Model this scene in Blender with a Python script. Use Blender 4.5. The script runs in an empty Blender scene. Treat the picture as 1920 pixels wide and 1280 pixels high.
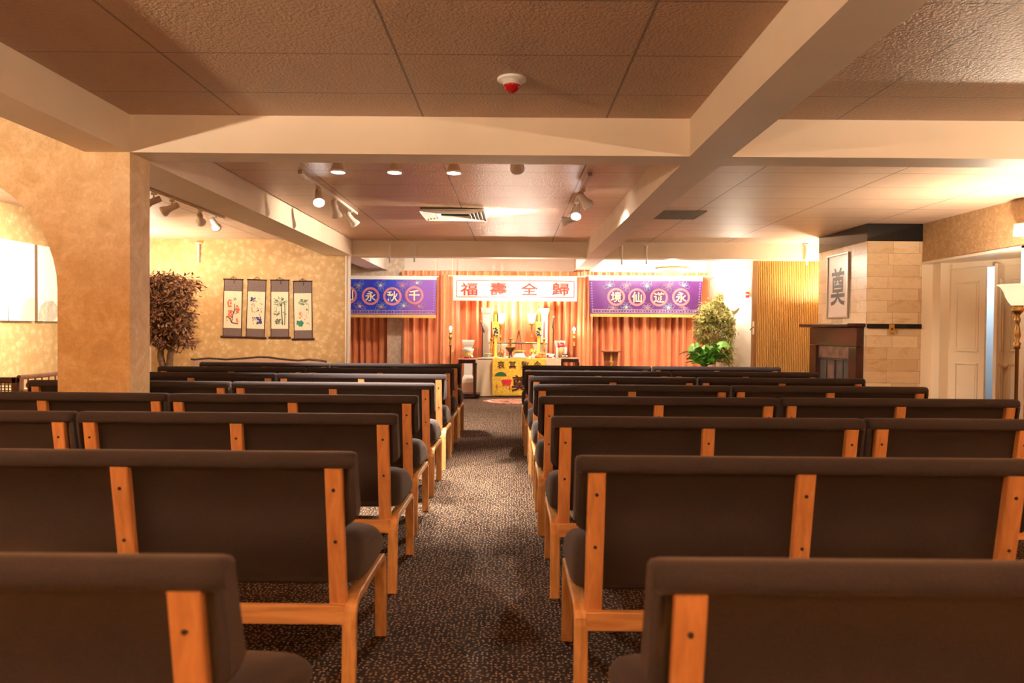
import bpy, math, random
from math import pi, sin, cos, radians
from mathutils import Vector, Matrix

S = bpy.context.scene
COL = S.collection
random.seed(7)

# ------------------------------------------------------------------ camera
F_PX = 1345.0
CAM = Vector((0.0, 0.0, 1.22))
RC = Matrix.Rotation(radians(0.085), 3, 'Z') @ Matrix.Rotation(radians(90 - 0.937), 3, 'X') @ Matrix.Rotation(radians(0.45), 3, 'Z')
cd = bpy.data.cameras.new('camera')
cam = bpy.data.objects.new('camera', cd)
COL.objects.link(cam)
cam.matrix_world = Matrix.Translation(CAM) @ RC.to_4x4()
cd.sensor_width = 36.0
cd.lens = F_PX / 1920.0 * 36.0
cd.clip_start = 0.05
cd.dof.use_dof = True
cd.dof.focus_distance = 6.0
cd.dof.aperture_fstop = 3.2
S.camera = cam

# ------------------------------------------------------------------ view and world
S.view_settings.view_transform = 'Standard'
S.view_settings.look = 'None'
S.view_settings.exposure = 1.35
S.view_settings.gamma = 1.0
S.view_settings.use_curve_mapping = False
S.cycles.max_bounces = 8
S.cycles.diffuse_bounces = 5
S.cycles.glossy_bounces = 3
S.cycles.caustics_reflective = False
S.cycles.caustics_refractive = False
S.cycles.sample_clamp_indirect = 6.0
S.cycles.use_denoising = True
w = bpy.data.worlds.new('world')
S.world = w
w.use_nodes = True
w.node_tree.nodes['Background'].inputs['Color'].default_value = (1.0, 0.62, 0.36, 1)
w.node_tree.nodes['Background'].inputs['Strength'].default_value = 0.0

WARM = (1.0, 0.84, 0.62)
WARM2 = (1.0, 0.87, 0.69)
# lamp powers (watts); the lamps themselves are built further down
PW = dict(left_near=740, right_near=410, right_mid=14, rear_fill=290, floor_lamp=76, nook=62, left_far=52, spot_main=370, spot_left=120,
          pendant=85, altar_lamp=26, candle=3, sconce=26, altar_spot=44, closet=18)


def ray(px, py):
    d = RC @ Vector(((px - 960.0) / F_PX, -(py - 640.0) / F_PX, -1.0))
    return d


def at(px, py, Y):
    d = ray(px, py)
    return CAM + d * (Y / d.y)


def atz(px, py, Z):
    d = ray(px, py)
    return CAM + d * ((Z - CAM.z) / d.z)


def atx(px, py, X):
    d = ray(px, py)
    return CAM + d * (X / d.x)


# ------------------------------------------------------------------ mesh builder
class MB:
    def __init__(s):
        s.v = []; s.f = []; s.sm = []

    def add(s, vs, fs, smooth=False):
        b = len(s.v)
        s.v += [tuple(p) for p in vs]
        for f in fs:
            s.f.append(tuple(i + b for i in f)); s.sm.append(smooth)
        return s

    def box(s, x0, x1, y0, y1, z0, z1, M=None):
        vs = [Vector(p) for p in ((x0, y0, z0), (x1, y0, z0), (x1, y1, z0), (x0, y1, z0), (x0, y0, z1), (x1, y0, z1), (x1, y1, z1), (x0, y1, z1))]
        if M: vs = [M @ p for p in vs]
        return s.add(vs, [(0, 3, 2, 1), (4, 5, 6, 7), (0, 1, 5, 4), (1, 2, 6, 5), (2, 3, 7, 6), (3, 0, 4, 7)])

    def cbox(s, c, d, M=None):
        return s.box(c[0] - d[0] / 2, c[0] + d[0] / 2, c[1] - d[1] / 2, c[1] + d[1] / 2, c[2] - d[2] / 2, c[2] + d[2] / 2, M)

    def loft(s, rings, closed=True, caps=True, smooth=True):
        n = len(rings[0]); vs = [p for r in rings for p in r]; fs = []
        for i in range(len(rings) - 1):
            for j in range(n if closed else n - 1):
                a = i * n + j; b = i * n + (j + 1) % n
                fs.append((a, b, b + n, a + n))
        s.add(vs, fs, smooth)
        if caps and closed:
            s.add(rings[0], [tuple(range(n - 1, -1, -1))]); s.add(rings[-1], [tuple(range(n))])
        return s

    def tube(s, pts, r, n=8, smooth=True):
        pts = [Vector(p) for p in pts]
        rr = r if isinstance(r, (list, tuple)) else [r] * len(pts)
        rings = []
        t0 = (pts[1] - pts[0]).normalized()
        u = t0.orthogonal().normalized()
        for i, p in enumerate(pts):
            t = ((pts[min(i + 1, len(pts) - 1)] - pts[max(i - 1, 0)])).normalized()
            u = (u - t * u.dot(t)).normalized(); w_ = t.cross(u)
            rings.append([p + (u * cos(2 * pi * k / n) + w_ * sin(2 * pi * k / n)) * rr[i] for k in range(n)])
        return s.loft(rings, smooth=smooth)

    def lathe(s, prof, c=(0, 0, 0), n=20, M=None, smooth=True, caps=True, sx=1.0, sy=1.0):
        rings = []
        for r, z in prof:
            ring = [Vector((r * cos(2 * pi * k / n) * sx, r * sin(2 * pi * k / n) * sy, z)) for k in range(n)]
            if M: ring = [M @ p for p in ring]
            rings.append([p + Vector(c) for p in ring])
        return s.loft(rings, smooth=smooth, caps=caps)

    def ball(s, c, r, n=12, m=8, sz=1.0):
        return s.lathe([(max(r * sin(pi * i / m), 1e-4), -r * cos(pi * i / m) * sz) for i in range(m + 1)], c, n)

    def grid(s, fn, nu, nv, smooth=True):
        vs = [fn(i / nu, j / nv) for j in range(nv + 1) for i in range(nu + 1)]
        fs = [(j * (nu + 1) + i, j * (nu + 1) + i + 1, (j + 1) * (nu + 1) + i + 1, (j + 1) * (nu + 1) + i) for j in range(nv) for i in range(nu)]
        return s.add(vs, fs, smooth)

    def strip(s, pts, width, n=(0, -1, 0)):
        """flat ribbon along pts"""
        pts = [Vector(p) for p in pts]; n = Vector(n); L = []
        for i, p in enumerate(pts):
            t = (pts[min(i + 1, len(pts) - 1)] - pts[max(i - 1, 0)]).normalized()
            L.append((p + n.cross(t) * width / 2, p - n.cross(t) * width / 2))
        vs = [q for a in L for q in a]
        return s.add(vs, [(2 * i, 2 * i + 1, 2 * i + 3, 2 * i + 2) for i in range(len(pts) - 1)])

    def build(s, name, mat, parent=None, bevel=0, loc=None, solid=0, seg=2):
        me = bpy.data.meshes.new(name)
        me.from_pydata(s.v, [], s.f)
        me.polygons.foreach_set('use_smooth', s.sm)
        me.materials.append(mat)
        me.update()
        o = bpy.data.objects.new(name, me)
        COL.objects.link(o)
        if parent: o.parent = parent
        if loc: o.location = loc
        if solid:
            m = o.modifiers.new('solid', 'SOLIDIFY'); m.thickness = solid; m.offset = 0
        if bevel:
            m = o.modifiers.new('bevel', 'BEVEL'); m.width = bevel; m.segments = seg; m.limit_method = 'ANGLE'; m.angle_limit = radians(40)
        return o


def tag(o, label=None, cat=None, group=None, kind=None):
    if label: o['label'] = label
    if cat: o['category'] = cat
    if group: o['group'] = group
    if kind: o['kind'] = kind
    return o


def thing(name, label, cat, loc=(0, 0, 0), rz=0.0, group=None):
    o = bpy.data.objects.new(name, None)
    COL.objects.link(o)
    o.empty_display_size = 0.1
    o.location = loc; o.rotation_euler = (0, 0, rz)
    return tag(o, label, cat, group)


def struct(name, mb, mat, bevel=0):
    return tag(mb.build(name, mat, bevel=bevel), kind='structure')


def kids(o, table):
    return table.get(o.name, [])


def dup(root, loc, rz=0.0, label=None, scale=None):
    tab = {}
    for o in COL.objects:
        if o.parent: tab.setdefault(o.parent.name, []).append(o)
    def cp(o, par):
        c = o.copy(); COL.objects.link(c)
        if par: c.parent = par
        for ch in tab.get(o.name, []): cp(ch, c)
        return c
    r = cp(root, None)
    r.location = loc; r.rotation_euler = (0, 0, rz)
    if label: r['label'] = label
    if scale: r.scale = scale
    return r


# ------------------------------------------------------------------ materials
def base_mat(name):
    m = bpy.data.materials.new(name); m.use_nodes = True
    nt = m.node_tree; b = nt.nodes['Principled BSDF']
    return m, nt, b


def sock(nt, node, val):
    return val


def N(nt, typ, **kw):
    n = nt.nodes.new(typ)
    for k, v in kw.items(): setattr(n, k, v)
    return n


def math_(nt, op, a, b=None, c=None):
    n = nt.nodes.new('ShaderNodeMath'); n.operation = op
    for i, v in enumerate((a, b, c)):
        if v is None: continue
        if isinstance(v, (int, float)): n.inputs[i].default_value = v
        else: nt.links.new(v, n.inputs[i])
    return n.outputs[0]


def mixc(nt, fac, a, b):
    n = nt.nodes.new('ShaderNodeMix'); n.data_type = 'RGBA'
    for i, v in ((0, fac), (6, a), (7, b)):
        if isinstance(v, (int, float)): n.inputs[i].default_value = v
        elif isinstance(v, tuple): n.inputs[i].default_value = v if len(v) == 4 else v + (1,)
        else: nt.links.new(v, n.inputs[i])
    return n.outputs[2]


def ocoord(nt, scale=(1, 1, 1), loc=(0, 0, 0)):
    tc = nt.nodes.new('ShaderNodeTexCoord'); mp = nt.nodes.new('ShaderNodeMapping')
    nt.links.new(tc.outputs['Object'], mp.inputs[0])
    mp.inputs['Scale'].default_value = scale; mp.inputs['Location'].default_value = loc
    return mp.outputs[0]


def noise(nt, vec, scale, detail=2, rough=0.5, dist=0.0):
    n = nt.nodes.new('ShaderNodeTexNoise')
    n.inputs['Scale'].default_value = scale; n.inputs['Detail'].default_value = detail
    n.inputs['Roughness'].default_value = rough; n.inputs['Distortion'].default_value = dist
    nt.links.new(vec, n.inputs['Vector'])
    return n.outputs[0]


def ramp(nt, fac, stops):
    n = nt.nodes.new('ShaderNodeValToRGB'); e = n.color_ramp.elements
    while len(e) < len(stops): e.new(0.5)
    for i, (p, c) in enumerate(stops):
        e[i].position = p; e[i].color = c if len(c) == 4 else c + (1,)
    nt.links.new(fac, n.inputs[0])
    return n.outputs[0]


def bump(nt, b, h, strength, dist=0.01):
    n = nt.nodes.new('ShaderNodeBump'); n.inputs['Strength'].default_value = strength; n.inputs['Distance'].default_value = dist
    nt.links.new(h, n.inputs['Height']); nt.links.new(n.outputs[0], b.inputs['Normal'])


def mat(name, col, rough=0.6, metal=0.0, spec=0.5, emit=None, es=0.0, bmp=None, var=0.0, vscale=6.0, trans=0.0, sheen=0.0):
    m, nt, b = base_mat(name)
    b.inputs['Base Color'].default_value = col + (1,)
    b.inputs['Roughness'].default_value = rough
    b.inputs['Metallic'].default_value = metal
    b.inputs['Specular IOR Level'].default_value = spec
    if trans: b.inputs['Transmission Weight'].default_value = trans
    if sheen: b.inputs['Sheen Weight'].default_value = sheen
    if emit:
        b.inputs['Emission Color'].default_value = emit + (1,); b.inputs['Emission Strength'].default_value = es
    if var or bmp:
        v = ocoord(nt)
        if var:
            n = noise(nt, v, vscale, 3)
            lo = tuple(c * (1 - var) for c in col); hi = tuple(min(1, c * (1 + var)) for c in col)
            nt.links.new(ramp(nt, n, [(0.3, lo), (0.7, hi)]), b.inputs['Base Color'])
        if bmp:
            bump(nt, b, noise(nt, v, bmp[0], 3), bmp[1], bmp[2] if len(bmp) > 2 else 0.01)
    return m


M = {}


def wood(name, c0, c1, rough=0.4, sc=(28, 28, 3), spec=0.5):
    m, nt, b = base_mat(name)
    v = ocoord(nt, sc)
    n = noise(nt, v, 1.0, 4, 0.55, 0.6)
    nt.links.new(ramp(nt, n, [(0.3, c0), (0.7, c1)]), b.inputs['Base Color'])
    b.inputs['Roughness'].default_value = rough
    b.inputs['Specular IOR Level'].default_value = spec
    return m


def carpet():
    m, nt, b = base_mat('fleck_carpet')
    v = ocoord(nt, (54, 54, 54))
    vo = nt.nodes.new('ShaderNodeTexVoronoi'); vo.voronoi_dimensions = '2D'
    vo.inputs['Scale'].default_value = 1.0; vo.inputs['Randomness'].default_value = 0.75
    nt.links.new(v, vo.inputs['Vector'])
    sub = nt.nodes.new('ShaderNodeVectorMath'); sub.operation = 'SUBTRACT'
    nt.links.new(v, sub.inputs[0]); nt.links.new(vo.outputs['Position'], sub.inputs[1])
    sepc = nt.nodes.new('ShaderNodeSeparateColor'); nt.links.new(vo.outputs['Color'], sepc.inputs[0])
    ang = math_(nt, 'MULTIPLY', sepc.outputs[0], 3.1416)
    rot = nt.nodes.new('ShaderNodeVectorRotate'); rot.rotation_type = 'Z_AXIS'
    nt.links.new(sub.outputs[0], rot.inputs['Vector']); nt.links.new(ang, rot.inputs['Angle'])
    sp = nt.nodes.new('ShaderNodeSeparateXYZ'); nt.links.new(rot.outputs[0], sp.inputs[0])
    ex = math_(nt, 'DIVIDE', sp.outputs[0], 0.31); ey = math_(nt, 'DIVIDE', sp.outputs[1], 0.17)
    r2 = math_(nt, 'ADD', math_(nt, 'MULTIPLY', ex, ex), math_(nt, 'MULTIPLY', ey, ey))
    mask = math_(nt, 'LESS_THAN', r2, 1.0)
    keep = math_(nt, 'GREATER_THAN', sepc.outputs[1], 0.06)
    mask = math_(nt, 'MULTIPLY', mask, keep)
    fl = ramp(nt, sepc.outputs[2], [(0.0, (0.24, 0.13, 0.065)), (0.5, (0.40, 0.25, 0.145)), (1.0, (0.52, 0.35, 0.22))])
    bg = ramp(nt, noise(nt, v, 0.12, 3), [(0.35, (0.029, 0.019, 0.0175)), (0.65, (0.054, 0.035, 0.030))])
    nt.links.new(mixc(nt, mask, bg, fl), b.inputs['Base Color'])
    b.inputs['Roughness'].default_value = 0.95; b.inputs['Specular IOR Level'].default_value = 0.1
    bump(nt, b, noise(nt, v, 5.0, 2), 0.5, 0.004)
    return m


def wallpaper(name, lo, mid, hi, sc=16.0):
    m, nt, b = base_mat(name)
    v = ocoord(nt)
    d = nt.nodes.new('ShaderNodeTexNoise'); d.inputs['Scale'].default_value = 22; nt.links.new(v, d.inputs['Vector'])
    ad = nt.nodes.new('ShaderNodeVectorMath'); ad.operation = 'MULTIPLY_ADD'
    nt.links.new(d.outputs['Color'], ad.inputs[0]); ad.inputs[1].default_value = (0.11, 0.11, 0.11); nt.links.new(v, ad.inputs[2])
    vo = nt.nodes.new('ShaderNodeTexVoronoi'); vo.feature = 'F1'; vo.inputs['Scale'].default_value = sc
    nt.links.new(ad.outputs[0], vo.inputs['Vector'])
    n2 = noise(nt, v, 7.0, 3, 0.6)
    f = math_(nt, 'ADD', math_(nt, 'MULTIPLY', vo.outputs['Distance'], 0.75), math_(nt, 'MULTIPLY', n2, 0.5))
    nt.links.new(ramp(nt, f, [(0.34, hi), (0.56, mid), (0.8, lo)]), b.inputs['Base Color'])
    b.inputs['Roughness'].default_value = 0.55
    bump(nt, b, f, 0.15, 0.004)
    return m


def ceiling_mat(name, x0, y0, col=(0.62, 0.54, 0.45), bs=0.6, line=(0.20, 0.12, 0.07), rough=0.38):
    m, nt, b = base_mat(name)
    tc = nt.nodes.new('ShaderNodeTexCoord'); sp = nt.nodes.new('ShaderNodeSeparateXYZ')
    nt.links.new(tc.outputs['Object'], sp.inputs[0])
    def ln(o, off, per, wd):
        f = math_(nt, 'FRACT', math_(nt, 'ADD', math_(nt, 'DIVIDE', math_(nt, 'SUBTRACT', o, off), per), 100.5))
        dist = math_(nt, 'MULTIPLY', math_(nt, 'ABSOLUTE', math_(nt, 'SUBTRACT', f, 0.5)), per)
        return math_(nt, 'LESS_THAN', dist, wd)
    mk = math_(nt, 'MAXIMUM', ln(sp.outputs[0], x0, 1.22, 0.0065), ln(sp.outputs[1], y0, 0.615, 0.0045))
    nb = noise(nt, tc.outputs['Object'], 55.0, 3, 0.6)
    colv = ramp(nt, noise(nt, tc.outputs['Object'], 3.0, 3), [(0.3, tuple(c * 0.93 for c in col)), (0.7, col)])
    nt.links.new(mixc(nt, mk, colv, line), b.inputs['Base Color'])
    b.inputs['Roughness'].default_value = rough; b.inputs['Specular IOR Level'].default_value = 0.5
    h = math_(nt, 'SUBTRACT', nb, math_(nt, 'MULTIPLY', mk, 1.5))
    bump(nt, b, h, bs, 0.012)
    return m


def stone_mat():
    m, nt, b = base_mat('travertine_blocks')
    tc = nt.nodes.new('ShaderNodeTexCoord'); sp = nt.nodes.new('ShaderNodeSeparateXYZ')
    nt.links.new(tc.outputs['Object'], sp.inputs[0])
    cb = nt.nodes.new('ShaderNodeCombineXYZ')
    nt.links.new(math_(nt, 'ADD', sp.outputs[0], sp.outputs[1]), cb.inputs[0])
    nt.links.new(math_(nt, 'SUBTRACT', sp.outputs[2], 0.105), cb.inputs[1])
    br = nt.nodes.new('ShaderNodeTexBrick'); br.offset = 0.5; br.squash = 0.78; br.squash_frequency = 2
    nt.links.new(cb.outputs[0], br.inputs['Vector'])
    br.inputs['Scale'].default_value = 1.0; br.inputs['Brick Width'].default_value = 0.43; br.inputs['Row Height'].default_value = 0.1534
    br.inputs['Mortar Size'].default_value = 0.0025
    br.inputs['Color1'].default_value = (0.80, 0.60, 0.38, 1); br.inputs['Color2'].default_value = (0.58, 0.38, 0.20, 1)
    br.inputs['Mortar'].default_value = (0.42, 0.29, 0.17, 1); br.inputs['Bias'].default_value = -0.1
    v = ocoord(nt, (1, 1, 2))
    vein = ramp(nt, noise(nt, v, 4.0, 6, 0.7, 0.8), [(0.28, (0.60, 0.38, 0.22)), (0.40, (0.90, 0.80, 0.68)), (0.5, (1, 1, 1)), (0.75, (0.88, 0.80, 0.70))])
    mx = nt.nodes.new('ShaderNodeMix'); mx.data_type = 'RGBA'; mx.blend_type = 'MULTIPLY'; mx.inputs[0].default_value = 0.7
    nt.links.new(br.outputs['Color'], mx.inputs[6]); nt.links.new(vein, mx.inputs[7])
    nt.links.new(mx.outputs[2], b.inputs['Base Color'])
    b.inputs['Roughness'].default_value = 0.35
    bump(nt, b, math_(nt, 'MULTIPLY', br.outputs['Fac'], -1.0), 0.4, 0.004)
    return m


def mottle():
    m, nt, b = base_mat('gold_mottled_wallpaper')
    v = ocoord(nt)
    a = noise(nt, v, 7.0, 6, 0.68, 0.8); c = noise(nt, v, 46.0, 3, 0.6)
    f = math_(nt, 'ADD', math_(nt, 'MULTIPLY', a, 0.72), math_(nt, 'MULTIPLY', c, 0.28))
    nt.links.new(ramp(nt, f, [(0.36, (0.60, 0.38, 0.165)), (0.5, (0.70, 0.475, 0.235)), (0.64, (0.82, 0.61, 0.36))]), b.inputs['Base Color'])
    b.inputs['Roughness'].default_value = 0.5
    bump(nt, b, f, 0.25, 0.006)
    return m


M['carpet'] = carpet()
M['gold_paper'] = wallpaper('gold_leaf_wallpaper', (0.55, 0.345, 0.145), (0.61, 0.405, 0.18), (0.73, 0.53, 0.28), 11)
M['mottle'] = mottle()
M['brown_paper'] = wallpaper('brown_leaf_wallpaper', (0.40, 0.24, 0.11), (0.46, 0.285, 0.135), (0.56, 0.37, 0.19), 26)
M['pale_paper'] = wallpaper('pale_plaster_wallpaper', (0.66, 0.50, 0.38), (0.74, 0.60, 0.48), (0.82, 0.70, 0.58), 14)
M['cream'] = mat('cream_beam_paint', (0.80, 0.65, 0.49), 0.55, var=0.05, vscale=2.0, bmp=(60, 0.08, 0.005))
M['white_paint'] = mat('white_wall_paint', (0.82, 0.76, 0.68), 0.6, var=0.03)
M['trimwhite'] = mat('white_trim_paint', (0.82, 0.74, 0.62), 0.4)
M['door'] = mat('cream_door_paint', (0.85, 0.70, 0.52), 0.4)
M['ceil_main'] = ceiling_mat('embossed_ceiling_tile', -0.61, 4.33, (0.54, 0.335, 0.21), 1.0)  # one tile in four tones; each bay's brightness is put into its colour
M['ceil_main2'] = ceiling_mat('embossed_ceiling_tile_far', -0.61, 6.45, (0.80, 0.51, 0.32), 0.6, rough=0.31, line=(0.12, 0.06, 0.03))  # same tile lightened to make up for weak light in this bay
M['ceil_side'] = ceiling_mat('embossed_ceiling_tile_side', 2.14, 4.33, (0.45, 0.275, 0.175), 0.7)  # same tile darkened; the dimness of these bays is in the colour
M['ceil_lit'] = ceiling_mat('embossed_ceiling_tile_lit', 2.15, 6.40, (0.70, 0.50, 0.37), 0.25, rough=0.5)  # same tile again; the strongly lit look is put into the colour
M['stone'] = stone_mat()
M['blackglass'] = mat('black_glass', (0.006, 0.006, 0.007), 0.06, spec=0.6)
M['darkwood'] = wood('dark_mahogany', (0.030, 0.010, 0.008), (0.075, 0.024, 0.018), 0.18)
M['firestone'] = mat('red_brown_marble', (0.20, 0.10, 0.08), 0.2, var=0.3, vscale=9)
M['glassdoor'] = mat('grey_fire_glass', (0.10, 0.09, 0.085), 0.08, spec=0.8)
M['brass'] = mat('aged_brass', (0.55, 0.34, 0.12), 0.35, metal=0.9)
M['gold'] = mat('polished_gold', (0.85, 0.56, 0.16), 0.25, metal=0.9)
M['bronze'] = mat('dark_bronze', (0.10, 0.055, 0.03), 0.4, metal=0.7)
M['white'] = mat('white_enamel', (0.80, 0.76, 0.70), 0.35)
M['fixture'] = mat('cream_metal_fixture', (0.78, 0.66, 0.54), 0.35)
M['black'] = mat('black_metal', (0.012, 0.011, 0.011), 0.4)
M['lens'] = mat('lit_lamp_lens', (1, 1, 1), 0.3, emit=(1.0, 0.90, 0.85), es=14)
M['lens_off'] = mat('unlit_lamp_lens', (0.5, 0.45, 0.4), 0.2)
M['shade'] = mat('lit_glass_shade', (0.9, 0.85, 0.75), 0.4, emit=(1.0, 0.74, 0.44), es=0.42)
M['bulb'] = mat('lit_bulb', (1, 1, 1), 0.3, emit=(1.0, 0.80, 0.62), es=14)
M['oak'] = wood('honey_oak', (0.50, 0.215, 0.080), (0.76, 0.37, 0.15), 0.36, (34, 34, 3))
M['oak_leg'] = wood('honey_oak_bentwood', (0.52, 0.26, 0.095), (0.78, 0.44, 0.185), 0.25, (60, 9, 9))
M['oak_rail'] = wood('honey_oak_rail', (0.50, 0.235, 0.085), (0.80, 0.43, 0.18), 0.32, (3, 34, 34))
M['screw'] = mat('dark_screw_hole', (0.02, 0.012, 0.008), 0.6)


def fabric():
    m, nt, b = base_mat('brown_bench_fabric')
    v = ocoord(nt)
    n = noise(nt, v, 210.0, 2, 0.7); n2 = noise(nt, v, 5.0, 2)
    c = mixc(nt, n2, (0.031, 0.0245, 0.031), (0.039, 0.031, 0.036))
    nt.links.new(mixc(nt, math_(nt, 'MULTIPLY', math_(nt, 'MULTIPLY', n, n), 1.3), c, (0.064, 0.049, 0.052)), b.inputs['Base Color'])
    b.inputs['Roughness'].default_value = 0.9; b.inputs['Specular IOR Level'].default_value = 0.15
    b.inputs['Sheen Weight'].default_value = 0.12; b.inputs['Sheen Tint'].default_value = (1.0, 0.7, 0.5, 1)
    bump(nt, b, n, 0.5, 0.002)
    return m


M['fabric'] = fabric()
M['curtain'] = mat('coral_satin', (0.86, 0.34, 0.155), 0.30, sheen=0.3, var=0.12, vscale=4)
M['purple'] = mat('purple_satin', (0.115, 0.014, 0.20), 0.45, sheen=0.3, var=0.2, vscale=5)
M['bannerwhite'] = mat('white_banner_cloth', (0.86, 0.82, 0.78), 0.6)
M['red'] = mat('red_print', (0.62, 0.035, 0.025), 0.5)
M['fringe'] = mat('yellow_fringe', (0.90, 0.55, 0.14), 0.5, bmp=(90, 0.6))
M['rose'] = mat('rose_embroidery', (0.72, 0.22, 0.24), 0.5)
M['pinkthread'] = mat('pink_embroidery', (0.85, 0.55, 0.62), 0.5)
M['bluethread'] = mat('pale_blue_embroidery', (0.22, 0.38, 0.52), 0.5)
M['lilac'] = mat('lilac_embroidery', (0.36, 0.28, 0.46), 0.5)
M['creamthread'] = mat('cream_embroidery', (0.90, 0.80, 0.50), 0.5)
M['cloth'] = mat('cream_satin_cloth', (0.72, 0.57, 0.40), 0.45, sheen=0.2)
M['ink'] = mat('dark_maroon_ink', (0.055, 0.010, 0.020), 0.5)
M['blackink'] = mat('black_ink', (0.02, 0.016, 0.015), 0.5)
M['greyink'] = mat('grey_ink', (0.35, 0.30, 0.26), 0.6)
M['leafgreen'] = mat('dark_green_print', (0.03, 0.16, 0.07), 0.5)
M['lotus'] = mat('crimson_print', (0.75, 0.03, 0.07), 0.5)
M['orange_red'] = mat('vermilion_print', (0.78, 0.14, 0.07), 0.5)
M['navy'] = mat('navy_print', (0.05, 0.05, 0.20), 0.5)
M['teal'] = mat('teal_print', (0.02, 0.22, 0.15), 0.5)
M['palepink'] = mat('pale_pink_print', (0.85, 0.50, 0.42), 0.5)
M['brocade'] = mat('grey_brocade', (0.17, 0.115, 0.105), 0.6, var=0.25, vscale=60)
M['paper'] = mat('cream_scroll_paper', (0.84, 0.70, 0.50), 0.6)
M['canvas'] = mat('white_canvas', (0.86, 0.80, 0.72), 0.6)
M['canvas_side'] = mat('canvas_edge', (0.40, 0.28, 0.18), 0.6)
M['softpetal'] = mat('faded_petal_print', (0.78, 0.62, 0.44), 0.6)
M['greystone'] = mat('faded_grey_print', (0.60, 0.50, 0.38), 0.6, var=0.3, vscale=14)
M['bark'] = mat('brown_bark', (0.20, 0.11, 0.06), 0.8, var=0.4, vscale=30, bmp=(40, 0.6))
M['palebark'] = mat('pale_bark', (0.62, 0.40, 0.22), 0.7, var=0.3, vscale=30)
M['rail_white'] = mat('white_rod', (0.84, 0.76, 0.66), 0.35)
M['fabric_beige'] = mat('beige_upholstery', (0.44, 0.29, 0.19), 0.8, var=0.1, vscale=40)
M['cane'] = mat('woven_cane', (0.55, 0.38, 0.24), 0.6)
M['terracotta'] = mat('terracotta_pot', (0.42, 0.13, 0.07), 0.5)
M['wicker'] = mat('brown_wicker', (0.24, 0.12, 0.06), 0.7, bmp=(60, 0.8))
M['peach'] = mat('peach_plinth_cloth', (0.75, 0.48, 0.34), 0.7)
M['redplastic'] = mat('red_plastic', (0.60, 0.03, 0.025), 0.25)
M['reddome'] = mat('red_strobe_dome', (0.42, 0.012, 0.012), 0.12)
M['fruit'] = mat('orange_fruit', (0.85, 0.22, 0.06), 0.4, var=0.15, vscale=20)
M['apple'] = mat('red_apple', (0.70, 0.10, 0.07), 0.3)
M['petalyellow'] = mat('yellow_petals', (0.88, 0.66, 0.10), 0.6)
M['petalred'] = mat('crimson_petals', (0.70, 0.02, 0.08), 0.6)
M['tanpot'] = mat('tan_pot', (0.62, 0.36, 0.14), 0.5)
M['waxred'] = mat('red_candle_wax', (0.62, 0.06, 0.04), 0.4)
M['cherry'] = wood('cherry_wood', (0.26, 0.08, 0.035), (0.42, 0.15, 0.06), 0.3)
M['tabletop'] = mat('pink_marble_top', (0.62, 0.36, 0.27), 0.15, var=0.2, vscale=12)
M['bluewall'] = mat('pale_blue_closet_wall', (0.72, 0.80, 0.88), 0.6)
M['fold'] = mat('gold_vinyl_partition', (0.74, 0.46, 0.15), 0.4)
M['steel'] = mat('dull_steel', (0.42, 0.36, 0.30), 0.35, metal=0.8)
M['darkgrille'] = mat('dark_vent_throat', (0.015, 0.013, 0.012), 0.7)
M['greygrille'] = mat('grey_vent_panel', (0.20, 0.16, 0.13), 0.6)
M['rice'] = mat('pale_porcelain', (0.80, 0.78, 0.74), 0.2, var=0.08, vscale=30)
M['celadon'] = mat('celadon_glaze', (0.45, 0.50, 0.34), 0.25)


def leafmat(name, cols, rough=0.5):
    m, nt, b = base_mat(name)
    v = ocoord(nt)
    n = noise(nt, v, 23.0, 2, 0.7)
    k = len(cols)
    nt.links.new(ramp(nt, n, [(0.28 + 0.44 * i / (k - 1), c) for i, c in enumerate(cols)]), b.inputs['Base Color'])
    b.inputs['Roughness'].default_value = rough
    return m


M['leaf_brown'] = leafmat('russet_leaves', [(0.045, 0.040, 0.018), (0.16, 0.075, 0.035), (0.34, 0.14, 0.06), (0.50, 0.24, 0.11)])
M['leaf_ficus'] = leafmat('yellow_green_leaves', [(0.12, 0.14, 0.03), (0.34, 0.32, 0.08), (0.58, 0.46, 0.14)])
M['leaf_lily'] = leafmat('fresh_green_leaves', [(0.05, 0.20, 0.02), (0.14, 0.38, 0.05), (0.30, 0.55, 0.12)], 0.35)


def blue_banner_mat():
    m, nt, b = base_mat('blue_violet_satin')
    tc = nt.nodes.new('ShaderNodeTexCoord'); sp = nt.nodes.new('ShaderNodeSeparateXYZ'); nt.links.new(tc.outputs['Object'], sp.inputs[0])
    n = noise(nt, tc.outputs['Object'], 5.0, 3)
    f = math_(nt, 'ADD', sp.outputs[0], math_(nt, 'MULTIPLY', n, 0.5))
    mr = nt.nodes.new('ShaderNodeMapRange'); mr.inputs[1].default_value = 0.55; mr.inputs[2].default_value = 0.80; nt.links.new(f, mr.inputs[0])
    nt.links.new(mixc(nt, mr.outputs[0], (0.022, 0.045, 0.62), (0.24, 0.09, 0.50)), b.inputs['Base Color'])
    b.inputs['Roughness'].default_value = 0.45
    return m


def yellow_cloth_mat():
    m, nt, b = base_mat('yellow_brocade')
    v = ocoord(nt)
    n = noise(nt, v, 38.0, 3, 0.65)
    nt.links.new(ramp(nt, n, [(0.36, (0.86, 0.48, 0.05)), (0.5, (0.95, 0.64, 0.06)), (0.66, (0.97, 0.78, 0.20))]), b.inputs['Base Color'])
    b.inputs['Roughness'].default_value = 0.45
    return m


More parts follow.
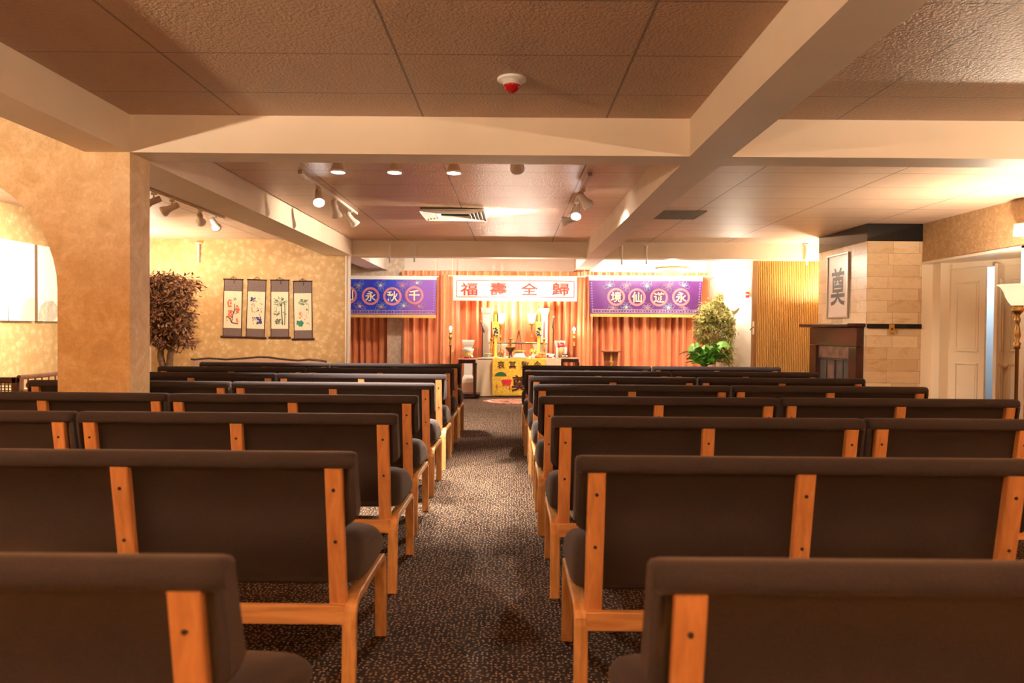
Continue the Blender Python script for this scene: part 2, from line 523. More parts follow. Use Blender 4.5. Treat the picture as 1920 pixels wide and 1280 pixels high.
def rug_mat():
    m, nt, b = base_mat('red_floral_rug')
    v = ocoord(nt)
    vo = nt.nodes.new('ShaderNodeTexVoronoi'); vo.inputs['Scale'].default_value = 14; nt.links.new(v, vo.inputs['Vector'])
    nt.links.new(ramp(nt, vo.outputs['Distance'], [(0.2, (0.62, 0.42, 0.28)), (0.36, (0.34, 0.07, 0.05)), (0.55, (0.55, 0.20, 0.12)), (0.7, (0.10, 0.04, 0.04))]), b.inputs['Base Color'])
    b.inputs['Roughness'].default_value = 0.95
    return m


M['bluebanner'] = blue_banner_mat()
M['yellowcloth'] = yellow_cloth_mat()
M['rug'] = rug_mat()

# ------------------------------------------------------------------ glyphs
_G = {}


def glyph(ch, bold=0.0):
    k = (ch, bold)
    if k in _G: return _G[k]
    c = bpy.data.curves.new('glyph_tmp', 'FONT'); c.body = ch; c.size = 1.0; c.resolution_u = 3; c.offset = bold
    o = bpy.data.objects.new('glyph_tmp', c); COL.objects.link(o)
    bpy.context.view_layer.update()
    dg = bpy.context.evaluated_depsgraph_get()
    me = bpy.data.meshes.new_from_object(o.evaluated_get(dg))
    vs = [Vector((p.co.x, p.co.y)) for p in me.vertices]; fs = [tuple(p.vertices) for p in me.polygons]
    bpy.data.objects.remove(o); bpy.data.curves.remove(c); bpy.data.meshes.remove(me)
    x0 = min(p.x for p in vs); x1 = max(p.x for p in vs); y0 = min(p.y for p in vs); y1 = max(p.y for p in vs)
    s = 1.0 / max(x1 - x0, y1 - y0)
    vs = [((p.x - (x0 + x1) / 2) * s, (p.y - (y0 + y1) / 2) * s) for p in vs]
    _G[k] = (vs, fs)
    return _G[k]


def put_glyph(mb, ch, cx, cz, size, f, bold=0.0, off=0.006, sx=1.0):
    vs, fs = glyph(ch, bold)
    mb.add([(cx + x * size * sx, f(cx + x * size * sx, cz + z * size) - off, cz + z * size) for x, z in vs], [tuple(reversed(q)) for q in fs])


# ------------------------------------------------------------------ the room
ZC = 2.633          # ceiling
ZB = 2.383          # underside of the beams
YF = 4.80           # near face of the cross beam
YK = 11.50          # near face of the far beam
XL, XR = -5.85, 5.30
XA, XB = -2.566, 1.166   # inner faces of the two long beams
YBACK = -2.6

struct('floor', MB().box(XL - .2, 8.2, YBACK - .2, 15.2, -0.1, 0.0), M['carpet'])
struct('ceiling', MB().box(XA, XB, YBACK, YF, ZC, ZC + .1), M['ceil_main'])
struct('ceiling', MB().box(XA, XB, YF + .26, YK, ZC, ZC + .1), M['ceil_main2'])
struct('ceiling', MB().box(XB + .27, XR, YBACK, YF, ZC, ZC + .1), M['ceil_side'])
struct('ceiling', MB().box(XB + .27, XR, YF + .26, YK, ZC, ZC + .1), M['ceil_lit'])
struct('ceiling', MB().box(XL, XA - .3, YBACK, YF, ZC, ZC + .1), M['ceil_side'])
struct('ceiling', MB().box(XL, XA - .44, YF + .26, YK, ZC, ZC + .1), M['ceil_lit'])
struct('ceiling', MB().box(XL, 8.0, YK + .25, 15.0, ZC, ZC + .1), M['white_paint'])
# long beams and cross beams
struct('ceiling_beam', MB().box(XA - .30, XA, YBACK, YF, ZB, ZC + .05), M['cream'])
struct('ceiling_beam', MB().box(XA - .46, XA - .02, YF + .26, YK, ZB, ZC + .05), M['cream'])
struct('ceiling_beam', MB().box(XB, XB + .28, YBACK, YF, ZB, ZC + .05), M['cream'])
struct('ceiling_beam', MB().box(XB, XB + .28, YF + .26, YK, ZB, ZC + .05), M['cream'])
struct('ceiling_beam', MB().box(XA - .30, XR, YF, YF + .26, ZB, ZC + .05), M['cream'])
struct('ceiling_beam', MB().box(-2.68, XR, YK, YK + .25, ZB - .005, ZC + .05), M['cream'])
struct('ceiling_beam', MB().box(-2.88, -2.52, YK + .25, 14.3, ZB, ZC + .05), M['white_paint'])
struct('ceiling_beam', MB().box(1.20, 1.48, YK + .25, 14.3, ZB, ZC + .05), M['white_paint'])
# outer walls
struct('wall_left', MB().box(XL - .12, XL, YBACK, YK, 0, ZC), M['gold_paper'])
struct('wall_back_left', MB().box(XL, -2.69, YK, YK + .12, 0, ZC), M['gold_paper'])
struct('wall_behind_camera', MB().box(XL, XR, YBACK - .1, YBACK, 0, ZC), M['gold_paper'])
# right wall with the wide door recess
ZO = 2.11
struct('wall_right', MB().box(XR, XR + .12, YBACK, 7.47, 0, ZC).box(XR, XR + .12, 7.47, YK + 1.0, ZO, ZC).box(XR, XR + .12, 9.36, YK + 1.0, 0, ZO), M['brown_paper'])
struct('wall_recess', MB().box(XR, 5.56, 9.33, 9.45, 0, ZO).box(5.44, 5.56, 9.16, 9.33, 0, ZO).box(XR + .12, 7.2, 7.30, 7.40, 0, 2.5)
       .box(XR + .12, 7.2, 7.4, 9.45, ZO, ZO + .08), M['door'])
struct('wall_closet', MB().box(7.2, 7.3, 7.3, 10.4, 0, 2.5).box(5.5, 7.3, 10.3, 10.4, 0, 2.5), M['bluewall'])
struct('trim_1', MB().box(XR - .012, XR + .13, 7.43, 7.50, 0, ZO + .03).box(XR - .012, XR + .13, 7.43, 9.33, ZO - .002, ZO + .03), M['trimwhite'], .003)
# altar room shell
struct('wall_altar_back', MB().box(-3.9, 8.0, 14.75, 14.85, 0, ZC), M['white_paint'])
struct('wall_altar_soffit', MB().box(-2.17, 4.4, 14.3, 14.6, ZB, ZC), M['white_paint'])
struct('wall_altar_header', MB().box(-3.9, -2.17, 14.3, 14.42, 2.27, ZC), M['pale_paper'])
struct('wall_altar_left', MB().box(-3.95, -3.85, YK + .12, 14.8, 0, ZC), M['pale_paper'])
p0 = at(1350, 600, 13.35).x
struct('wall_altar_right', MB().box(p0, 5.4, 13.35, 14.75, 0, ZC), M['white_paint'])
a, b_ = at(726, 650, 14.3).x, at(755, 650, 14.3).x
struct('pillar', MB().box(a, b_, 14.3, 14.6, 0, 2.27), M['pale_paper'])
struct('trim_2', MB().box(-2.69, -2.665, YK - .03, YK + .1, 0, ZB).box(-2.66, -2.63, YK - .01, YK + .1, 0, ZB), M['trimwhite'])
struct('trim_3', MB().box(XL + .0, XL + .045, YK - .05, YK, 0, ZC), M['trimwhite'])

# arch wall: front plane with an arched opening
def arch_wall():
    y0, y1 = YF, YF + .262
    x0, x1 = XL, XA
    xr = at(108, 640, y0).x; R = .80; zc = 1.46; xc = xr - R; xl = xc - R
    prof = [(xr, 0.0), (xr, zc)] + [(xc + R * cos(t * pi / 24), zc + R * sin(t * pi / 24)) for t in range(1, 24)] + [(xl, zc), (xl, 0.0)]
    m = MB()
    for y, fl in ((y0, False), (y1, True)):
        F = []
        vs = [(x, y, z) for x, z in prof]
        # pieces: right jamb, left jamb, fans up to the ceiling
        n = len(prof)
        top = [(x, y, ZC) for x, z in prof]
        V = vs + top
        for i in range(1, n - 2):
            F.append((i, n + i, n + i + 1, i + 1))
        V += [(x1, y, 0), (x1, y, ZC), (x0, y, 0), (x0, y, ZC)]
        q = 2 * n
        F += [(0, q, q + 1, n + 1, 1), (n - 1, n - 2, 2 * n - 2, q + 3, q + 2)]
        m.add(V, [tuple(reversed(f)) for f in F] if fl else F)
    s = []
    for x, z in prof: s += [(x, y0, z), (x, y1, z)]
    m.add(s, [(2 * i, 2 * i + 1, 2 * i + 3, 2 * i + 2) for i in range(len(prof) - 1)])
    m.add([(x1, y0, 0), (x1, y1, 0), (x1, y1, ZB), (x1, y0, ZB)], [(0, 1, 2, 3)])
    return m


struct('wall_arch', arch_wall(), M['mottle'])

# chimney breast
XC0, XC1, YC0, YC1 = 4.585, XR, 9.33, 10.80
struct('wall_chimney', MB().box(XC0, XC1, YC0, YC1, 0, 2.405), M['stone'])
struct('wall_chimney_glass', MB().box(XC0 - .004, XC1, YC0 - .004, YC1, 2.405, ZC), M['blackglass'])

# ------------------------------------------------------------------ lights
def light(name, kind, loc, power, col, parent=None, size=.05, rot=None, spot=60, blend=.5):
    d = bpy.data.lights.new(name, kind); d.energy = power; d.color = col
    if kind == 'AREA': d.size = size
    else: d.shadow_soft_size = size
    if kind == 'SPOT': d.spot_size = radians(spot); d.spot_blend = blend
    o = bpy.data.objects.new(name, d); COL.objects.link(o)
    if parent: o.parent = parent
    o.location = loc
    if rot is not None: o.rotation_euler = rot
    return o


def torchiere(name, label, x, y, h, rs, power, col=WARM, metal='brass', shade_h=.20):
    t = thing(name, label, 'lamp', (x, y, 0))
    MB().lathe([(.001, 0), (.14, 0), (.15, .012), (.14, .03), (.07, .045), (.03, .07), (.02, .09)]).build('base', M[metal], t)
    zt = h - shade_h
    MB().lathe([(.016, .08), (.016, zt - .42), (.030, zt - .41), (.022, zt - .39), (.034, zt - .365), (.014, zt - .345), (.030, zt - .29), (.022, zt - .22),
                (.012, zt - .18), (.022, zt - .155), (.026, zt - .13), (.014, zt - .10), (.045, zt - .06), (.055, zt - .03), (.04, zt - .02), (.05, zt)], n=16).build('pole', M[metal], t)
    pr = [(.05, zt), (.075, zt + .03), (.10, zt + .08), (.115, zt + .13), (rs * .80, zt + shade_h * .88), (rs, h), (rs - .004, h + .002), (rs * .78, zt + shade_h * .86), (.105, zt + .125), (.09, zt + .07), (.05, zt + .02)]
    MB().lathe(pr, n=32).build('shade', M['shade'], t)
    light(name + '_light', 'POINT', (0, 0, h - .035), power, col, t, .06)
    return t


torchiere('floor_lamp', 'brass torchiere floor lamp with a lit glass bowl beside the right wall', at(1906, 700, 6.9).x, 6.9, 1.69, .175, PW['floor_lamp'])
torchiere('floor_lamp', 'torchiere floor lamp in the nook behind the chimney breast', 4.97, 11.22, 1.72, .17, PW['nook'], WARM2)
torchiere('floor_lamp', 'torchiere floor lamp against the left wall behind the arch pier', -5.52, 10.45, 1.72, .15, PW['left_far'], WARM2)
torchiere('floor_lamp', 'torchiere floor lamp left of the nearest rows, before the arch', -4.15, 0.4, 1.95, .17, PW['left_near'])
torchiere('floor_lamp', 'torchiere floor lamp right of the nearest rows', 4.25, 0.7, 1.95, .17, PW['right_near'])
torchiere('floor_lamp', 'torchiere floor lamp right of the third row, before the cross beam', 4.35, 3.9, 1.70, .17, PW['right_mid'])
torchiere('floor_lamp', 'added fill torchiere floor lamp behind the camera, out of view', 0.4, -2.2, 1.95, .17, PW['rear_fill'])  # made-up lamp, added as fill light from behind the camera
light('closet_light', 'POINT', (6.6, 9.6, 2.2), PW['closet'], (.80, .90, 1.0), size=.12)


# track heads -------------------------------------------------------------------
def spot_head(label, loc, aim, power, group, lit=True, col=WARM2, spot=70):
    """loc: where it hangs from the track; aim: target point"""
    t = thing('track_spotlight', label, 'spotlight', loc, 0, group)
    pv = Vector((0, 0, -.085))
    d = (Vector(aim) - (Vector(loc) + pv)).normalized()
    q = d.to_track_quat('Z', 'Y').to_matrix().to_4x4()
    Mx = Matrix.Translation(pv) @ q
    MB().cbox((0, 0, -.012), (.045, .03, .024)).tube([(0, 0, -.02), (0, 0, -.085)], .009, 8).build('stem', M['fixture'], t)
    m = MB()
    m.lathe([(.002, -.075), (.030, -.072), (.034, -.02), (.034, .03), (.040, .05), (.055, .085), (.058, .11), (.054, .11), (.050, .09), (.003, .075)], M=Mx, n=20)
    m.build('housing', M['fixture'], t)
    m = MB(); m.lathe([(.001, .104), (.052, .104), (.052, .098), (.001, .098)], M=Mx, n=20)
    m.build('lens', M['lens'] if lit else M['lens_off'], t)
    if lit and power:
        light('track_light', 'SPOT', pv + d * .125, power, col, t, .06, d.to_track_quat('-Z', 'Y').to_euler(), spot, .6)
    return t


def track(label, x0, x1, y0, y1):
    o = MB().box(x0, x1, y0, y1, ZC - .03, ZC - .001).build('lighting_track', M['fixture'], bevel=.003)
    return tag(o, label, 'lighting track')


track('long ceiling light track over the left half of the centre bay', -1.94, -1.90, 6.45, 8.75)
track('long ceiling light track over the right half of the centre bay', .655, .695, 6.45, 9.0)
track('short ceiling light track just behind the cross beam', -1.6, .35, 5.48, 5.52)
track('ceiling light track in the left side bay behind the pier', -3.74, -3.70, 6.0, 9.2)
zt = ZC - .03
g = 'track spotlights on the left centre track'
spot_head('nearest lit spotlight on the left track of the centre bay, glaring at the camera', (-1.92, 7.06, zt), (-1.3, 5.2, 0.4), PW['spot_main'] * .5, g)
spot_head('middle lit spotlight on the left track of the centre bay', (-1.92, 7.70, zt), (-1.6, 8.8, 0.3), PW['spot_main'] * .6, g)
spot_head('farthest lit spotlight on the left track of the centre bay', (-1.92, 8.42, zt), (-.1, 9.8, 0.0), PW['spot_main'] * .8, g)
g = 'track spotlights on the right centre track'
spot_head('nearest spotlight on the right track, tilted to the right', (.675, 7.08, zt), (1.32, 7.75, 1.95), PW['spot_main'] * .5, g)
spot_head('middle spotlight on the right track, glaring at the camera', (.675, 7.76, zt), (0.3, 5.9, 0.2), PW['spot_main'] * .6, g)
spot_head('farthest spotlight on the right track, turned to the left', (.675, 8.45, zt), (-2.5, 9.1, 1.85), PW['spot_main'] * .7, g)
g = 'spotlights behind the cross beam'
for i, (px, nm, lit) in enumerate(((634, 'first', 1), (740, 'second', 1), (851, 'third', 1), (970, 'unlit fourth', 0))):
    x = at(px, 316, 5.5).x
    spot_head(nm + ' spotlight from the left peeking below the near cross beam', (x, 5.5, zt), (x, 5.45, 0.0) if lit else (x, 7.5, 1.6), PW['spot_main'] * .55, g, bool(lit))
g = 'track spotlights in the left bay'
for i, (px, py, nm) in enumerate(((290, 362, 'first'), (323, 375, 'second'), (372, 395, 'third'), (404, 405, 'fourth'))):
    q = atz(px, py, 2.6)
    spot_head(nm + ' cream spotlight from the pier on the left bay track', (-3.72, q.y, zt), ((-5.7, q.y - .5 + .2 * i, 1.55), (-5.7, q.y - .2, 1.5), (-4.7, 11.4, 1.25), (-3.9, 11.4, 1.3))[i], PW['spot_left'] * (1.2 if i < 2 else .26), g, spot=95)
g = 'spotlights inside the altar room'  # second, fourth and rightmost heads are added to brighten the altar room
for nm, x, y, tx, ty, tz, k in (('leftmost', -1.3, 11.95, -2.3, 14.3, 2.05, 1.0), ('second', -.55, 12.0, -.9, 14.3, 2.40, .28), ('middle', .30, 12.2, 0.05, 12.95, .45, 2.2), ('fourth', .95, 12.0, .7, 14.3, 2.40, .28),
                                ('fifth', 1.95, 11.95, 1.7, 14.2, 1.0, .9), ('added rightmost', 3.1, 11.95, 3.4, 13.9, 1.0, 1.2)):
    spot_head(nm + ' spotlight on the altar room ceiling behind the far beam', (x, y, ZC - .001), (tx, ty, tz), PW['altar_spot'] * k, g, spot=100)

# ------------------------------------------------------------------ benches
def build_bench(wd):
    t = thing('bench', 'bench', 'bench', (0, 0, 0), 0, 'brown upholstered benches in rows')
    h = wd / 2
    def lean(z): return (.83 - z) * .16
    def sec(x, zb, rec, sh=0.0):
        r = rec
        P = [(r + lean(zb), zb), (r + lean(.60), max(.60, zb + .01)), (r + lean(.785), .785), (.006 + sh, .781), (sh, .795), (.002 + sh, .815), (.014 + sh, .828 - sh), (.03 + sh, .831 - sh),
             (.058, .829 - sh), (.072 - sh, .815 - sh), (.078 + lean(.72) - sh, .72), (.085 + lean(.60) - sh, max(.60, zb + .01)), (.075 + lean(zb) - sh, zb)]
        return [(x, y, z) for y, z in P]
    st = []
    half = [(h, .625, .004, .012), (h - .006, .612, .0, .003), (h - .022, .60, .0, 0), (h - .028, .595, .016, 0), (h - .06, .56, .016, 0), (h - .10, .415, .018, 0)]
    for x, zb, r, sh in half: st.append(sec(-x, zb, r, sh))
    st.append(sec(0, .41, .018))
    for x, zb, r, sh in reversed(half): st.append(sec(x, zb, r, sh))
    MB().loft(st).build('backrest', M['fabric'], t)
    # seat cushion: crowned towards the back, falling in a soft curve to the front edge
    SP = [(.085, .40), (.085, .47), (.098, .525), (.13, .549), (.18, .553), (.26, .545), (.34, .526), (.42, .498), (.49, .464), (.55, .425), (.585, .395), (.598, .372), (.585, .355), (.52, .352), (.40, .354), (.26, .358), (.15, .372)]
    cy, cz = .33, .44
    def se(x, k):
        return [(x, cy + (y - cy) * (.35 + .65 * k), cz + (z - cz) * k) for y, z in SP]
    ends = [(.0, .45), (.003, .66), (.009, .80), (.020, .90), (.045, .965), (.09, .99), (.15, 1.0)]
    MB().loft([se(-h - .002 + dx, k) for dx, k in ends] + [se(0, 1.0)] + [se(h + .002 - dx, k) for dx, k in reversed(ends)]).build('seat', M['fabric'], t)
    # posts
    for x in (-(h - .064), 0, h - .064):
        m = MB()
        m.loft([[(x - .0275, lean(z) - .012, z), (x + .0275, lean(z) - .012, z), (x + .0275, lean(z) + .020, z), (x - .0275, lean(z) + .020, z)] for z in (.30, .55, .783)], smooth=False)
        po = m.build('post', M['oak'], t, bevel=.006)
        for z in (.715, .545):
            MB().lathe([(.001, -.002), (.0055, -.002), (.0055, .0022), (.001, .0022)], (x, lean(z) - .012, z), 10, Matrix.Rotation(radians(90), 4, 'X')).build('screw', M['screw'], po)
    # bentwood ends
    for s in (-1, 1):
        pts = [(.048, 0), (.056, .12), (.062, .29)]
        pts += [(.062 + .05 * (1 - cos(a)), .29 + .048 * sin(a)) for a in (pi / 8, pi / 4, 3 * pi / 8)]
        pts += [(.112, .340), (.30, .338), (.545, .332)]
        pts += [(.545 + .05 * sin(a), .284 + .048 * cos(a)) for a in (pi / 8, pi / 4, 3 * pi / 8)]
        pts += [(.597, .282), (.606, .14), (.618, 0)]
        x0 = s * (h - .046); x1 = s * (h - .002)
        rings = []
        for i, (y, z) in enumerate(pts):
            a = Vector(pts[max(i - 1, 0)]); c = Vector(pts[min(i + 1, len(pts) - 1)]); tg = (c - a).normalized(); nn = Vector((-tg.y, tg.x)) * .014
            if i in (0, len(pts) - 1): nn = Vector((-.014 if i == 0 else .014, 0))
            rings.append([(x0, y + nn.x, z + nn.y), (x1, y + nn.x, z + nn.y), (x1, y - nn.x, z - nn.y), (x0, y - nn.x, z - nn.y)])
        MB().loft(rings, smooth=False).build('end_frame', M['oak_leg'], t, bevel=.004)
    MB().box(-h + .04, h - .04, .048, .074, .275, .335).build('rear_rail', M['oak_rail'], t, bevel=.003)
    MB().box(-h + .04, h - .04, .555, .580, .275, .330).build('front_rail', M['oak_rail'], t, bevel=.003)
    return t


WL, WR = 1.465, 1.415
rowsL = [(1.175, -.477), (2.224, -.493), (3.252, -.526), (4.18, -.555), (5.16, -.565), (6.17, -.575), (7.10, -.585), (8.03, -.585)]
rowsR = [(1.179, .235), (2.19, .197), (3.21, .175), (4.20, .152), (5.13, .149), (6.03, .137), (6.90, .113), (7.86, .105)]
ORD = ['nearest', 'second', 'third', 'fourth', 'fifth', 'sixth', 'seventh', 'farthest']
protoL = protoR = None
for k in range(8):
    nm = {0: 'row nearest the camera', 7: 'row farthest from the camera'}.get(k, ORD[k] + ' row from the camera')
    d, xe = rowsL[k]
    for j in range(2):
        if j == 1 and k < 2: continue
        lab = ('brown bench left of the aisle, ' + nm + ', aisle end') if j == 0 else ('brown bench at the far left end, ' + nm)
        loc = (xe - WL / 2 - j * (WL + .014), d + (.02 if j and k % 2 else 0), 0)
        if protoL is None: protoL = build_bench(WL); o = protoL; o.location = loc; o['label'] = lab
        else: o = dup(protoL, loc, 0, lab)
    d, xe = rowsR[k]
    for j in range(2):
        if j == 1 and k < 2: continue
        lab = ('brown bench right of the aisle, ' + nm + ', aisle end') if j == 0 else ('brown bench at the far right end, ' + nm)
        loc = (xe + WR / 2 + j * (WR + .016), d + (.02 if j else 0), 0)
        if protoR is None: protoR = build_bench(WR); o = protoR; o.location = loc; o['label'] = lab
        else: o = dup(protoR, loc, 0, lab)

# ------------------------------------------------------------------ ceiling fixtures
def smoke_alarm():
    q = atz(960, 147, ZC)
    t = thing('smoke_alarm', 'round white ceiling smoke alarm with a red dome', 'smoke alarm', (q.x, q.y, ZC))
    MB().lathe([(.001, 0), (.083, 0), (.083, -.010), (.076, -.016), (.052, -.020), (.050, -.040), (.001, -.040)], n=32).build('base', M['white'], t)
    MB().lathe([(.048, -.040), (.048, -.050), (.040, -.058), (.038, -.066), (.028, -.072), (.016, -.082), (.001, -.086)], n=24).build('dome', M['reddome'], t)


smoke_alarm()


def louvre_vent():
    x0, x1 = at(787, 390, 8.4).x, at(909, 390, 8.4).x
    y0, y1 = 8.35, 9.08
    cx, cy = (x0 + x1) / 2, (y0 + y1) / 2
    t = thing('ceiling_vent', 'square slatted air diffuser in the centre bay ceiling', 'air vent', (cx, cy, ZC))
    hx, hy = (x1 - x0) / 2, (y1 - y0) / 2
    MB().box(-hx * .98, hx * .98, -hy * .98, hy * .98, -.004, -.001).build('throat', M['darkgrille'], t)
    for k in range(5):
        a = 1 - k * .115
        m = MB()
        o = [(-hx * a, -hy * a), (hx * a, -hy * a), (hx * a, hy * a), (-hx * a, hy * a)]
        i_ = a - .085
        n = [(-hx * i_, -hy * i_), (hx * i_, -hy * i_), (hx * i_, hy * i_), (-hx * i_, hy * i_)]
        m.add([(x, y, -.045) for x, y in o] + [(x, y, -.012) for x, y in n], [(j, (j + 1) % 4, 4 + (j + 1) % 4, 4 + j) for j in range(4)])
        m.build('slat', M['fixture'], t, solid=.004)


louvre_vent()
q0 = atz(1236, 410, ZC); q1 = atz(1303, 393, ZC)
t = thing('ceiling_vent', 'dark grey return air grille in the right bay ceiling', 'air vent', ((q0.x + q1.x) / 2, (q0.y + q1.y) / 2, ZC))
m = MB(); m.box(-.30, .30, -.28, .28, -.010, -.001); m.build('panel', M['greygrille'], t)
m = MB()
for i in range(9): m.box(-.28, .28, -.25 + i * .062, -.235 + i * .062, -.020, -.009)
m.build('slat', M['greygrille'], t)

# white hanging rods on the far beam and on the scroll wall
for i, (px, y0, y1, Y, lab) in enumerate((
        (372, 455, 493, YK - .03, 'white rod hanging at the top of the wall above the scrolls'),
        (731, 458, 493, YK - .03, 'white rod on the far beam above the blue banner, left of a pair'),
        (777, 458, 491, YK - .03, 'white rod on the far beam above the blue banner, right of a pair'),
        (1166, 459, 496, YK - .03, 'white rod on the far beam right of the long beam, left of a pair'),
        (1212, 459, 495, YK - .03, 'white rod on the far beam right of the long beam, right of a pair'),
        (1513, 458, 497, YK - .03, 'white rod on the far beam above the gold folding partition'))):
    a = at(px, y0, Y); b_ = at(px, y1, Y)
    t = thing('hanging_rod', lab, 'rod', (a.x, Y, a.z), 0, 'white rods hanging from the far beam')
    h = a.z - b_.z
    MB().box(-.05, .05, -.02, .03, -.012, 0).build('bracket', M['rail_white'], t)
    MB().lathe([(.018, -.01), (.018, -h * .68), (.012, -h * .70), (.012, -h), (.001, -h)], n=10).build('rod', M['rail_white'], t)

# ------------------------------------------------------------------ curtains
def curtain(label, px0, px1, Y, z0, z1, amp, seed, pitch=.125, tie=None):
    rnd = random.Random(seed)
    x0, x1 = at(px0, 600, Y).x, at(px1, 600, Y).x
    W = x1 - x0
    ph = [rnd.uniform(0, 6.28) for _ in range(6)]
    t = thing('curtain', label, 'curtain', ((x0 + x1) / 2, Y, 0))
    xc = (x0 + x1) / 2
    nu = int(W / .011)
    def fn(u, v):
        x = x0 + W * u
        d = (x - x0) / pitch * 2 * pi
        k = .55 + .45 * (1 - v) ** .6
        q = abs(sin((d + 1.6 * sin(x * 4.3 + ph[0]) + ph[1]) / 2))
        y = amp * (1.35 - 2.1 * q ** .62 + .35 * sin(d * .47 + ph[2]) + .22 * sin(d * 1.53 + ph[3] + 2 * v)) * (1.0 if v < .97 else .75)
        dx = .012 * sin(x * 9 + ph[4] + 3.1 * v) * (1 - v)
        if tie: dx += tie * (1 - v) ** 1.5 * (u - .5) * W
        return (x + dx - xc, y, z0 + (z1 - z0) * v)
    MB().grid(fn, nu, 22).build('cloth', M['curtain'], t)
    m = MB()
    def fh(u, v):
        x = x0 + W * u
        d = (x - x0) / pitch * 2 * pi
        return (x - xc, -.01 + amp * .5 * sin(d + ph[1]), z1 + .085 * v)
    m.grid(fh, nu, 2).build('heading', M['curtain'], t)
    return t


ztop = at(1000, 517, 14.1).z
curtain('coral curtain hanging left of the pale pillar, under the blue banner', 600, 736, 14.52, .02, 2.30, .07, 1, .15)
curtain('coral curtain between the pale pillar and the gathered drape, under the blue banner', 753, 832, 14.15, .02, ztop, .07, 2, .15)
curtain('gathered coral drape between the blue banner and the white banner', 827, 855, 13.98, .02, ztop - .0, .03, 3, .075)
curtain('wide coral curtain behind the altar table, under the white banner', 850, 1088, 14.15, .02, ztop, .085, 4, .165)
curtain('gathered coral drape between the white banner and the purple banner', 1082, 1110, 13.98, .02, ztop, .03, 5, .075)
curtain('wide coral curtain under the purple banner, left of the leafy tree', 1106, 1349, 14.15, .02, ztop, .085, 6, .16)


# ------------------------------------------------------------------ banners
def ring_strip(m, cx, cz, r, wd, f, off, n=40):
    vs = []; fs = []
    for i in range(n):
        a = 2 * pi * i / n
        for rr in (r - wd / 2, r + wd / 2):
            x = cx + rr * cos(a); z = cz + rr * sin(a)
            vs.append((x, f(x, z) - off, z))
    for i in range(n):
        j = (i + 1) % n
        fs.append((2 * i, 2 * j, 2 * j + 1, 2 * i + 1))
    m.add(vs, fs)


def star(m, cx, cz, r, f, off, n=5, inner=.5, rot=0.3):
    vs = [(cx, f(cx, cz) - off, cz)]
    for i in range(n * 2):
        a = rot + pi * i / n
        rr = r if i % 2 == 0 else r * inner
        x = cx + rr * cos(a); z = cz + rr * sin(a)
        vs.append((x, f(x, z) - off, z))
    m.add(vs, [(0, i + 1, (i + 1) % (2 * n) + 1) for i in range(2 * n)])


def loop_strip(m, cx, cz, ang, ln, wd, f, off):
    pts = []
    for i in range(13):
        s = i / 12
        a = s * 2 * pi
        u = ln * (1 - cos(a)) / 2; v = ln * .26 * sin(a)
        x = cx + u * cos(ang) - v * sin(ang); z = cz + u * sin(ang) + v * cos(ang)
        pts.append((x, f(x, z) - off, z))
    m.strip(pts, wd)


